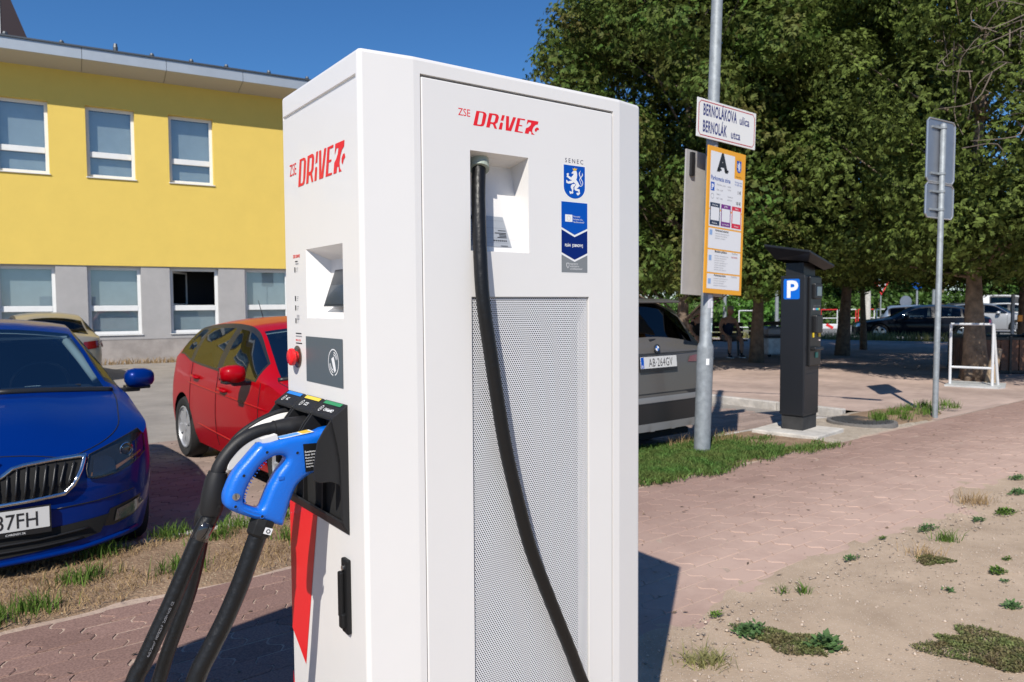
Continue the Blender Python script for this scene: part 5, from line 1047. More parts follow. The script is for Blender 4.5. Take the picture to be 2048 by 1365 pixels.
MB().tube([BC.xyz(4.595, .0, 1.18), BC.xyz(4.57, -.2, 1.20), BC.xyz(4.56, -.38, 1.215)], [.02, .012, .006], 8).build('wiper', m_trim, BC.o)
sp = MB(); sp.add([BC.xyz(4.20, y, z) for y, z in ((-.66, 1.60), (.66, 1.60))]+[BC.xyz(4.47, y, z) for y, z in ((.62, 1.575), (-.62, 1.575))]+[BC.xyz(4.20, y, z-.03) for y, z in ((-.66, 1.60), (.66, 1.60))]+[BC.xyz(4.47, y, z-.025) for y, z in ((.62, 1.575), (-.62, 1.575))], [(0, 1, 2, 3), (4, 7, 6, 5), (0, 4, 5, 1), (1, 5, 6, 2), (2, 6, 7, 3), (3, 7, 4, 0)]); sp.build('roof_spoiler', BC.pt, BC.o, bevel=.01)
MB().tube([BC.rear_x(.62, .79, .0), BC.rear_x(.62, .79, .03), BC.rear_x(.70, .79, .03)], .008, 8).build('tow_eye', m_refl, BC.o)
for sg in (-1, 1): MB().tube([BC.xyz(d, .62*sg, BC.ze(d)+.055) for d in (2.1, 2.3, 3.0, 3.8, 4.1)], .015, 8).build('roof_rail', m_trim, BC.o)
# ---- cars farther off
def far_car(label, P, pt, front, bb, z, group=None, lamps=True, cat='car'):
    c = Car('parked_car', label, cat, P, pt, front, bb, z, group)
    if lamps:
        h = P['zb'][2][1]; c.fpatch([(.42, h-.20), (.45, h-.08), (.80, h-.03), (.84, h-.14), (.65, h-.19)], mat('lamp_glass', (.6, .62, .64), .08, coat=1., metal=.6), 'headlight', lift=.006, step=.06)
        r_ = P['zb'][-3][1]; c.fpatch([(.45, r_-.22), (.48, r_-.06), (.84, r_-.03), (.88, r_-.18)], m_tail, 'tail_light', rear=True, lift=.006, step=.06)
        c.fpatch([(-.42, .32), (.42, .32), (.36, h-.17), (-.36, h-.17)], m_void, 'grille', lift=.004, step=.08, mirror=False)
    c.mirror(P['glass']['ws'][0]+.45, P['zb'][4][1]-.02, pt)
    return c
SED = dict(L=4.93, W=1.88, sill=.20, wheels=(.93, 3.84, .34), nose=(.6, 2.6, .45, 3.), lean=(.6, .35), rlean=(.6, .25), spokes=5, spw=.06, wsmat=m_glassd, rearmat=m_glassd, seats=False,
 zc=[(0, .66), (.08, .73), (.5, .84), (1.3, .94), (1.40, .97), (2.25, 1.36), (2.6, 1.43), (3.1, 1.45), (3.6, 1.42), (3.95, 1.34), (4.55, 1.04), (4.75, 1.0), (4.90, .95), (4.93, .85)],
 ze=[(0, .64), (.1, .70), (.5, .80), (1.35, .91), (2.25, 1.31), (2.6, 1.37), (3.1, 1.385), (3.6, 1.35), (3.95, 1.26), (4.50, .98), (4.75, .95), (4.90, .91), (4.93, .83)],
 we=[(0, .80), (.5, .82), (1.35, .86), (2.3, .69), (3.2, .67), (4.0, .68), (4.5, .76), (4.93, .80)],
 zb=[(0, .61), (.1, .66), (.5, .76), (1.35, .87), (2.2, .92), (3.5, .95), (4.3, .95), (4.75, .90), (4.88, .85), (4.93, .78)],
 glass=dict(ws=(1.40, 2.25), rw=(3.97, 4.52), side=(1.75, 4.2), pillars=(2.75, 2.87, 3.75, 3.82)), doors=(1.6, 2.8, 3.8))
EST = dict(SED, L=4.6, wheels=(.9, 3.55, .33), zc=[(0, .68), (.08, .76), (.5, .88), (1.15, .98), (1.25, 1.0), (2.0, 1.38), (2.4, 1.46), (3.0, 1.49), (4.0, 1.46), (4.25, 1.40), (4.50, 1.06), (4.56, .95), (4.6, .8)],
 ze=[(0, .66), (.1, .72), (.5, .84), (1.2, .95), (2.0, 1.33), (2.4, 1.40), (3.0, 1.42), (4.0, 1.37), (4.3, 1.25), (4.5, 1.0), (4.56, .92), (4.6, .78)],
 we=[(0, .8), (.5, .82), (1.2, .86), (2.1, .71), (3, .69), (4.2, .70), (4.5, .78), (4.6, .8)], zb=[(0, .63), (.1, .68), (.5, .80), (1.2, .91), (2.2, .95), (3.5, .98), (4.2, .99), (4.5, .94), (4.56, .88), (4.6, .74)],
 glass=dict(ws=(1.25, 2.0), rw=(4.27, 4.5), side=(1.55, 4.15), pillars=(2.45, 2.57, 3.4, 3.5)), doors=(1.4, 2.5, 3.45))
VAN = dict(EST, L=5.0, W=1.95, sill=.28, wheels=(.95, 4.05, .34), zc=[(0, .85), (.08, .98), (.4, 1.10), (.75, 1.20), (.85, 1.24), (1.7, 1.82), (2.1, 1.94), (2.8, 1.97), (4.6, 1.95), (4.82, 1.90), (4.93, 1.2), (4.97, 1.0), (5., .8)],
 ze=[(0, .83), (.1, .93), (.4, 1.03), (.8, 1.12), (1.7, 1.72), (2.1, 1.85), (2.8, 1.88), (4.6, 1.86), (4.82, 1.80), (4.93, 1.15), (4.97, .98), (5., .78)], we=[(0, .82), (.4, .84), (.8, .88), (1.8, .82), (2.8, .82), (4.6, .82), (4.9, .86), (5., .86)],
 zb=[(0, .8), (.1, .88), (.4, .98), (.8, 1.07), (1.7, 1.12), (3, 1.14), (4.6, 1.14), (4.85, 1.12), (4.95, .96), (5., .76)], glass=dict(ws=(.85, 1.7), rw=(4.84, 4.92), side=(1.15, 3.4), pillars=(1.95, 2.25)), doors=(1.0, 2.1))
far_car('beige metallic saloon parked close to the yellow building behind the blue car', dict(SED, L=4.5, W=1.74, wheels=(.85, 3.5, .31), zc=[(d*4.5/4.93, z) for d, z in SED['zc']], ze=[(d*4.5/4.93, z) for d, z in SED['ze']], we=[(d*4.5/4.93, z) for d, z in SED['we']], zb=[(d*4.5/4.93, z) for d, z in SED['zb']], glass=dict(ws=(1.28, 2.05), rw=(3.62, 4.13), side=(1.6, 3.83), pillars=(2.5, 2.62, 3.42, 3.49)), doors=(1.46, 2.55, 3.47)), paint('beige', (.36, .33, .27), .5), (-9.05-4.5*.616, 14.9+4.5*.788), 142, LOT)
far_car('black saloon standing on the road beyond the shaded plaza', SED, paint('black', (.006, .008, .014), .2), (14.0, 30.86), 110, -.12)
far_car('silver blue estate car with coloured rear side windows beyond the black saloon', EST, paint('silver_blue', (.30, .38, .48), .5), (22.4, 35.4), -68, -.2)
far_car('white panel van parked behind the tree with the metal stand', VAN, paint('white', (.75, .75, .74), 0.), (33.6, 46.5), -62, -.12, cat='van')
far_car('dark grey estate car parked beside the white panel van', EST, paint('graphite', (.05, .05, .055), .4), (28.6, 41.0), -60, -.12)
far_car('silver hatchback with bright headlights parked beside the planter', FP | dict(seats=False), paint('silver', (.5, .51, .52), .6), (25.6, 36.5), -55, -.12)
far_car('white hatchback parked in front of the white panel van', FP | dict(seats=False), paint('white', (.75, .75, .74), 0.), (29.6, 41.8-1.2), -55, -.12)
# ================================================================== street lamp with signs
m_galv = mat('galvanised_steel', (.27, .295, .31), .6, metal=.3, var=.2, vscale=14, bump=.1, bscale=80)
LFOOT = Vector((1.82, 7.16, 0)); LM = Matrix.Translation(LFOOT) @ Matrix.Rotation(R(39), 4, 'Z') @ Matrix.Rotation(R(2.6), 4, 'Y')
LP = thing('street_lamp', 'galvanised two armed street lamp post carrying the street name and parking signs', 'street lamp'); LP.matrix_world = LM
MB().lathe([(.078, -.1), (.078, 1.0), (.075, 1.04), (.058, 1.08), (.057, 2.5), (.05, 5.1), (.03, 5.13)], 24).build('pole', m_galv, LP, auto=50)
for sg in (1, -1):
    dv = Vector((math.cos(R(-77)), math.sin(R(-77)), 0))*sg; A_ = [dv*t*2.0+Vector((0, 0, 4.95+.35*math.sin(t*1.5))) for t in np.linspace(0, 1, 9)]; MB().tube(A_, .022, 10).build('arm', m_galv, LP, smooth=True)
    MB().box(dv*2.2+Vector((0, 0, 5.27)), (.55, .16, .07), rz=math.atan2(dv.y, dv.x)).build('lamp_head', mat('lamp_grey', (.45, .46, .47), .4, metal=.4), LP, bevel=.03)
def wrap(a0, a1, z0, z1, r_, m, nm, par):
    q = MB(); n = 8; V = []
    for i in range(n+1):
        a = R(a0+(a1-a0)*i/n); V += [(r_*math.cos(a), r_*math.sin(a), z0), (r_*math.cos(a), r_*math.sin(a), z1)]
    return q.add(V, [(2*i, 2*i+2, 2*i+3, 2*i+1) for i in range(n)]).build(nm, m, par)
wrap(-135, -85, 1.40, 1.53, .0588, mat('grey_sticker', (.5, .5, .54), .5), 'sticker', LP); wrap(-100, -45, 1.31, 1.47, .0592, m_wht, 'sticker', LP); wrap(-95, -40, 1.17, 1.26, .0592, mat('pale_sticker', (.6, .7, .7), .5), 'sticker', LP); wrap(-135, -112, .86, .92, .0782, m_wht, 'sticker', LP)
for z in (1.36, 1.40): wrap(-92, -55, z, z+.006, .0597, m_ink, 'sticker_print', LP)
wrap(-82, -55, 1.19, 1.24, .0597, mat('teal_print', (.05, .15, .15), .5), 'sticker_print', LP)
# street name plate
m_orange = mat('orange_print', (.80, .36, .02), .5); m_srd = mat('sign_red', (.45, .03, .04), .45); m_sbl = mat('sign_ink_blue', (.012, .018, .14), .45); m_sheet = mat('sign_white', (.74, .73, .70), .4)
def on_lamp(name, label, cat, x, y, z, rz=0.):
    o = thing(name, label, cat); o.matrix_world = LM @ Matrix.Translation((x, y, z)) @ Matrix.Rotation(rz, 4, 'Z'); return o
ST = on_lamp('street_sign', 'white street name plate with red border and blue lettering on the lamp post', 'street sign', .11, -.085, 3.16, R(-4))
ST.scale = (.90, 1, .90); MB().box((0, .004, 0), (.95, .008, .40)).build('plate', m_sheet, ST, bevel=.003); VM = frame((0, -.0006, 0), (1, 0, 0), (0, 0, 1))
bd_ = [(-.45, -.14), (-.42, -.175), (.42, -.175), (.45, -.14), (.45, .14), (.42, .175), (-.42, .175), (-.45, .14), (-.45, -.14)]; stroke(bd_, .005, VM, 'border', m_srd, ST)
text('BERNOLÁKOVA', .165, VM @ Matrix.Translation((-.385, .035, .0)), m_sbl, ST, sx=.42, bold=.0045, spacing=1.1); text('ulica', .125, VM @ Matrix.Translation((.195, .035, 0)), m_sbl, ST, sx=.74, bold=.002)
text('BERNOLÁK', .165, VM @ Matrix.Translation((-.385, -.135, 0)), m_sbl, ST, sx=.42, bold=.0045, spacing=1.1); text('utca', .125, VM @ Matrix.Translation((.06, -.135, 0)), m_sbl, ST, sx=.74, bold=.002)
for z in (-.1, .1): MB().lathe([(.066, -.015), (.066, .015)], 16, Matrix.Translation((-.11, .083, z))).build('clamp', m_galv, ST)
# parking board
PB = on_lamp('parking_sign', 'orange edged parking zone information board headed with a large letter A', 'information board', .13, -.085, 2.23)
bw, bh_ = .645, 1.38; PB.scale = (.93, 1, 1)
MB().box((0, .006, 0), (bw, .012, bh_)).build('board', m_orange, PB, bevel=.002); VM = frame((0, -.0008, 0), (1, 0, 0), (0, 0, 1)); m_pan = mat('panel_white', (.72, .72, .73), .45)
def bx_(x0, x1, z0, z1, m, nm='panel', z=0.): return decal(nm, quad(x0, x1, z0, z1), m, VM, PB, z)
def tx(s, size, x, z, m, **k): return text(s, size, VM @ Matrix.Translation((x, z, .0012)), m, PB, **k)
for z0, z1 in ((-.645, -.505), (-.49, -.28), (-.265, -.075), (-.06, .095), (.11, .435)): bx_(-.28, .28, z0, z1, m_pan)
bx_(-.28, .13, .435, .645, m_pan)
tx('A', .23, -.08, .475, m_ink, ax='CENTER', bold=.012); bx_(-.165, -.095, .475, .495, m_ink, 'serif', .0012); bx_(-.045, .025, .475, .495, m_ink, 'serif', .0012)
LS = VM @ Matrix.Translation((.205, .555, .001)); k_ = 1.15; MB().poly([(x*k_, y*k_*1.2) for x, y in shield], LS).build('crest', m_eu, PB); lion(LS @ Matrix.Diagonal((1, 1.2, 1, 1)), PB, .0006, k_); tx('SENEC', .024, .205, .62, m_gold, ax='CENTER'); tx('www.senec.sk', .017, .205, .452, m_ink, ax='CENTER')
tx('Parkovacia zóna', .058, -.268, .378, mat('serif_blue', (.03, .09, .36), .5), sx=.88, bold=.001); tx('Parking zone', .024, .14, .395, MATS['serif_blue']); tx('Parkoló zóna', .024, .14, .37, MATS['serif_blue'])
bx_(-.265, -.205, .275, .355, m_eu, 'p_symbol', .001); tx('P', .07, -.253, .288, m_wht, bold=.003); stroke(arc(.024, 0, 360, 18), .002, VM @ Matrix.Translation((-.235, .225, .001)), 'clock_symbol', m_gink, PB)
for x, z, s_ in ((-.165, .335, 'Pondelok - piatok'), (-.165, .285, '8:00 - 16:00'), (-.165, .245, 'Sobota'), (-.165, .205, '8:00 - 12:00'), (.02, .335, 'Každá'), (.02, .305, 'hodina'), (.02, .24, 'Celodenné'), (.02, .21, 'parkovné')): tx(s_, .021, x, z, m_gink)
tx('1 €', .044, .19, .29, m_ink, bold=.001); tx('10 €', .044, .17, .185, m_ink, bold=.001)
for i, c_ in enumerate(((.012, .025, .06), (.16, .015, .2), (.6, .02, .05))):
    x = -.265+i*.185; bx_(x, x+.165, -.045+.14, -.045+.335 if 0 else .115, MATS['panel_white']); m_ = mat('code_frame_%d' % i, c_, .5); bx_(x, x+.165, -.045, .165, m_, 'code_frame', .0006); bx_(x+.012, x+.153, .0, .125, m_pan, 'code_field', .0012); tx(('ParkDots', 'SENEC', 'Platba')[i], .024, x+.0825, .137, m_wht, ax='CENTER'); tx(('ParkDots', 'SLOVENSKO', 'Mestská')[i], .022, x+.0825, -.032, m_wht, ax='CENTER')
for z, s_, e in ((-.095, 'Parkovací automat', .0), (-.305, 'Mobilná aplikácia', .0), (-.51-.02, 'SMS Parking – 2200', 0), (-.51-.13, '', 0)):
    pass
for z, s_ in ((-.10, 'Parkovací automat'), (-.30, 'Mobilná aplikácia'), (-.525, 'Parkovacia karta')): tx(s_, .03, -.165, z+.0, m_ink, bold=.0006)
tx('SMS Parking – 2200', .03, -.165, -.315, m_ink, bold=.0006) if 0 else None
for z0, n in ((-.125, 3), (-.335, 7), (-.55, 4)):
    for i in range(n): tx('parkovanie v zóne platené pri vstupe do zóny A' [:34-(i*5) % 13], .017, -.165, z0-i*.022, m_gink)
for z in (-.09, -.33, -.55): bx_(-.26, -.215, z-.05, z+.0, mat('icon_blue', (.25, .38, .62), .5), 'icon', .001)
tx('ParkDots', .026, .13, -.30, m_gink); tx('EUROPARK', .022, .12, -.335, m_srd); tx('ParkDots', .026, .13, -.525, m_gink)
for z in (-.4, .4): MB().lathe([(.066, -.02), (.066, .02)], 16, Matrix.Translation((-.13, .083, z))).build('clamp', m_galv, PB)
GB = on_lamp('parking_sign', 'plain grey back board mounted behind the parking board on the lamp post', 'sign', .055, .10, 2.21)
MB().box((0, 0, 0), (.645, .015, 1.37)).build('board', mat('board_back_grey', (.47, .45, .43), .6, metal=.2, var=.05), GB, bevel=.002); MB().box((-.245, -.02, .55), (.05, .03, .22)).build('gap_shadow', m_trim, GB);  # black box stands for the shadow in the gap between the boards
# ================================================================== ticket machine
m_anth = mat('anthracite_steel', (.012, .0135, .017), .45, coat=.05, bump=.03, bscale=400)
PMx = thing('parking_meter', 'anthracite parking ticket machine with blue P sign and solar roof', 'parking meter', (3.16, 8.10, .04), R(90-44.2))
MB().box((.205, .135, .075), (.37, .24, .19)).build('foot', mat('dusty_black', (.03, .03, .03), .8, var=.3, vscale=9), PMx, bevel=.005)
MB().box((.20, .135, .935), (.40, .27, 1.53)).build('body', m_anth, PMx, bevel=.008)
MB().box((.20, -.002, .42), (.34, .006, .42)).build('service_door', m_anth, PMx, bevel=.003); MB().box((.20, .135, 1.76), (.30, .20, .16)).build('neck', m_trim, PMx); MB().box((.02, .005, .95), (.03, .02, 1.45)).build('corner_trim', m_anth, PMx, bevel=.004)
MB().box((.235, -.012, 1.20), (.30, .03, .98)).build('front_panel', mat('panel_black', (.012, .012, .013), .35), PMx, bevel=.01)
MB().box((.25, -.035, 1.53), (.19, .04, .17)).build('display_hood', m_trim, PMx, bevel=.01); MB().box((.25, -.056, 1.53), (.12, .004, .10)).build('display', mat('blue_display', (.02, .05, .11), .08, coat=1.), PMx)
for i, c_ in enumerate(((.7, .7, .7), (.6, .3, .3), (.1, .3, .6), (.02, .5, .6), (.1, .6, .3), (.8, .55, .03))): MB().box((.17+i*.03, -.029, 1.335), (.026, .004, .02)).build('payment_logo', mat('logo_%d' % i, c_, .4), PMx)
text('Platba kartou / Card payment', .017, frame((.15, -.0285, 1.365), (1, 0, 0), (0, 0, 1)), m_gink, PMx)
for x, z, c_, d_ in ((.17, 1.05, (.75, .55, .02), (.03, .05)), (.33, 1.055, (.75, .55, .02), (.06, .055)), (.26, .83, (.03, .30, .22), (.07, .06)), (.335, .99, (.7, .6, .6), (.03, .015))): MB().box((x, -.031, z), (d_[0], .008, d_[1])).build('key', mat('key_%.2f' % c_[0], c_, .4), PMx, bevel=.002)
MB().box((.23, -.05, .90), (.22, .06, .035), tilt=(R(-15), 'X')).build('ticket_tray', m_trim, PMx, bevel=.01); MB().box((.26, -.04, 1.17), (.17, .05, .2)).build('coin_unit', m_trim, PMx, bevel=.012)
MM = frame((-.0025, .235, 1.445), (0, -1, 0), (0, 0, 1)); decal('parking_symbol', [(x+(.014 if c else 0), y) for x, y, c in ((.012, 0, 0), (.168, 0, 0), (.18, .012, 0), (.18, .208, 0), (.168, .22, 0), (.012, .22, 0), (0, .208, 0), (0, .012, 0))], m_eu2 if 0 else mat('sign_blue', (.0, .13, .60), .4), MM, PMx); text('P', .255, MM @ Matrix.Translation((.028, .022, .001)), m_wht, PMx, bold=.008)
so = MB(); so.add([(-.16, -.12, 1.93), (.50, -.12, 1.80), (.56, .30, 1.86), (-.10, .42, 2.03), (-.16, -.12, 1.955), (.50, -.12, 1.825), (.56, .30, 1.885), (-.10, .42, 2.055), (-.02, -.04, 1.845), (.42, -.04, 1.765), (.44, .27, 1.80), (.0, .34, 1.89)], [(4, 5, 6, 7), (0, 1, 5, 4), (1, 2, 6, 5), (2, 3, 7, 6), (3, 0, 4, 7), (8, 9, 1, 0), (9, 10, 2, 1), (10, 11, 3, 2), (11, 8, 0, 3)]); so.build('solar_roof', m_anth, PMx, bevel=.006)
MB().add([(-.13, -.09, 1.9535), (.47, -.09, 1.8355), (.52, .27, 1.8855), (-.08, .38, 2.043)], [(0, 1, 2, 3)]).build('solar_panel', mat('solar_cells', (.05, .055, .05), .15, coat=.8), PMx)
q = tag(MB().box((0, 0, 0), (.72, .74, .09)).build('concrete_slab', mat('pale_concrete', (.52, .49, .44), .9, var=.18, vscale=7, bump=.5), loc=(3.165, 8.27, .005), rz=R(45.8), bevel=.012), 'pale square concrete slab under the parking ticket machine', 'slab')
# ================================================================== sign post seen from behind
SPo = thing('sign_post', 'grey metal post carrying two traffic signs seen from behind', 'sign post', (5.27, 9.30, 0), R(31)); SPo.rotation_euler = (0, R(.9), R(31))
MB().lathe([(.034, -.1), (.034, 3.62), (.01, 3.64)], 16).build('post', m_galv, SPo, auto=50)
m_sback = mat('sign_back_metal', (.27, .29, .33), .4, metal=.6, var=.1, vscale=3)
for z0, z1 in ((2.92, 3.68), (2.48, 2.90)):
    q = [(-.28, z0+.04), (-.24, z0), (.28, z0), (.32, z0+.04), (.32, z1-.04), (.28, z1), (-.24, z1), (-.28, z1-.04)]; mb = MB(); mb.prism([(x, z) for x, z in q], 0, .012, frame((0, .05, 0), (1, 0, 0), (0, 0, 1))); o = mb.build('sign_plate', m_sback, SPo)
    MB().tube([(x, .034, z) for x, z in q+q[:1]], .009, 6).build('sign_rim', mat('sign_rim', (.55, .56, .58), .35, metal=.7), o)
    for z in (z0+.1, z1-.1): MB().box((-.08, .03, z), (.22, .025, .025)).build('clamp_bar', m_galv, o); MB().lathe([(.042, -.015), (.042, .015)], 14, Matrix.Translation((0, 0, z))).build('clamp', m_galv, o)
    MB().box((.10, .0355, (z0+z1)/2-.04), (.05, .002, .13)).build('sign_label', m_wht, o)
# manhole, white stand, planter, marker post
MH = thing('manhole_cover', 'round cast iron manhole cover on a low weedy mound', 'manhole cover', (4.16, 8.88, -.005))
MB().lathe([(.40, -.03), (.385, .045), (.345, .05), (.34, .04)], 36, caps=False).build('ring', mat('old_concrete', (.14, .13, .12), .9, var=.3), MH); q = MB(); q.lathe([(.34, .02), (.34, .045), (.001, .046)], 36, caps=False); mc = q.build('cover', mat('cast_iron', (.10, .10, .10), .6, metal=.5, var=.2), MH)
q = MB()
for i in range(-7, 8):
    for j in range(-7, 8):
        if math.hypot(i, j) < 7.3: q.box((i*.043, j*.043, .05), (.028, .028, .012))
q.build('tread', MATS['cast_iron'], mc)
m_wm = mat('white_metal', (.66, .67, .68), .4, metal=.1, var=.08)
WS = thing('metal_stand', 'white tubular metal display stand frame on a flat base plate by the tree', 'stand', (7.85, 12.78, 0), R(-38))
q = MB(); q.prism([(-.36, -.30), (.42, -.30), (.50, -.1), (.46, .55), (-.36, .55)], .0, .03); q.build('base_plate', mat('plate_grey', (.46, .47, .46), .5, var=.15), WS)
for x, nm in ((-.31, 'upright'), (.31, 'upright'), (.37, 'brace')): MB().tube([(x, -.05 if nm == 'upright' else .2, .02), (.31 if x > 0 else x, -.05, 1.06)], .022, 10).build(nm, m_wm, WS)
for z in (1.06, .32): MB().tube([(-.31, -.05, z), (.31, -.05, z)], .02, 10).build('rail', m_wm, WS)
PLT = thing('planter', 'square planter box of brown vertical boards with black corner posts', 'planter', (9.40, 14.95, 0), R(-8)); m_wood = mat('brown_board', (.17, .075, .04), .6, var=.35, vscale=4, island=.25, bump=.2, bscale=30)
for sx_, sy_, rz in ((.75, 0, 0), (1.5, .75, 1), (0, .75, 1), (.75, 1.5, 0)):
    for i in range(9):
        t = -.68+i*.17; c = (sx_+(t if not rz else 0), sy_+(t if rz else 0), .37); MB().box(c, (.155, .03, .62) if not rz else (.03, .155, .62)).build('board', m_wood, PLT, bevel=.004)
for x in (0, .5, 1., 1.5):
    for y in (0, 1.5): MB().box((x, y-.03 if y == 0 else y+.03, .38), (.04, .03, .76)).build('post', m_trim, PLT)
for z in (.04, .70):
    for y in (-.0, 1.5): MB().box((.75, y, z), (1.56, .06, .05)).build('rail', m_trim, PLT)
    for x in (0, 1.5): MB().box((x, .75, z), (.06, 1.56, .05)).build('rail', m_trim, PLT)
MB().box((.75, .75, .55), (1.42, 1.42, .05)).build('soil', m_soil, PLT)
MPo = thing('marker_post', 'grey marker post with orange reflector behind the planter', 'post', (12.45, 18.65, 0)); MB().box((0, 0, .85), (.075, .05, 1.55)).build('post', m_galv, MPo, bevel=.01); MB().box((.17, -.02, 1.02), (.12, .04, .16)).build('reflector', mat('orange_reflector', (.8, .3, .02), .3), MPo, bevel=.01); MB().box((0, 0, .2), (.1, .1, .5)).build('socket', m_trim, MPo)
BN = thing('litter_bin', 'grey metal waste container standing behind the tree trunk', 'bin', (7.0, 20.2, 0), R(15)); MB().prism([(-.27, -.25), (.27, -.25), (.27, .25), (-.27, .25)], .06, .52).build('tub', mat('bin_metal', (.55, .58, .6), .5, metal=.4, var=.2), BN, bevel=.03); MB().box((0, 0, .53), (.58, .54, .05)).build('rim', m_trim, BN, bevel=.01); MB().prism([(-.27, -.25), (.27, -.25), (.25, .25), (-.25, .25)], .555, .80).build('lid', mat('bin_lid', (.28, .27, .29), .4, metal=.3), BN, bevel=.06); MB().box((.05, 0, .83), (.16, .05, .05)).build('lid_handle', m_trim, BN, bevel=.01)
for x in (-.2, .2): MB().lathe([(.05, -.02), (.05, .02)], 12, frame((x, -.2, .05), (0, 1, 0), (0, 0, 1))).build('castor', m_trim, BN)
# benches
def bench(label, x, y, rz):
    o = thing('park_bench', label, 'bench', (x, y, 0), rz, None); m_s = mat('dark_slat', (.05, .028, .016), .6, var=.2)
    for i in range(4): MB().box((0, -.2+i*.12, .44), (1.7, .10, .035)).build('seat_slat', m_s, o, bevel=.008)
    for i in range(3): MB().box((0, .27+i*.025, .58+i*.14), (1.7, .03, .11), tilt=(R(-10), 'X')).build('back_slat', m_s, o, bevel=.008)
    for sx_ in (-.7, .7):
        MB().box((sx_, -.18, .21), (.05, .05, .42)).build('leg', m_trim, o); MB().box((sx_, .25, .45), (.05, .05, .90), tilt=(R(-8), 'X')).build('leg', m_trim, o)
bench('dark slatted park bench under the two seated people', 5.45, 20.25, R(-4)); bench('empty dark slatted park bench beside the grey waste container', 7.55, 20.95, R(-4))
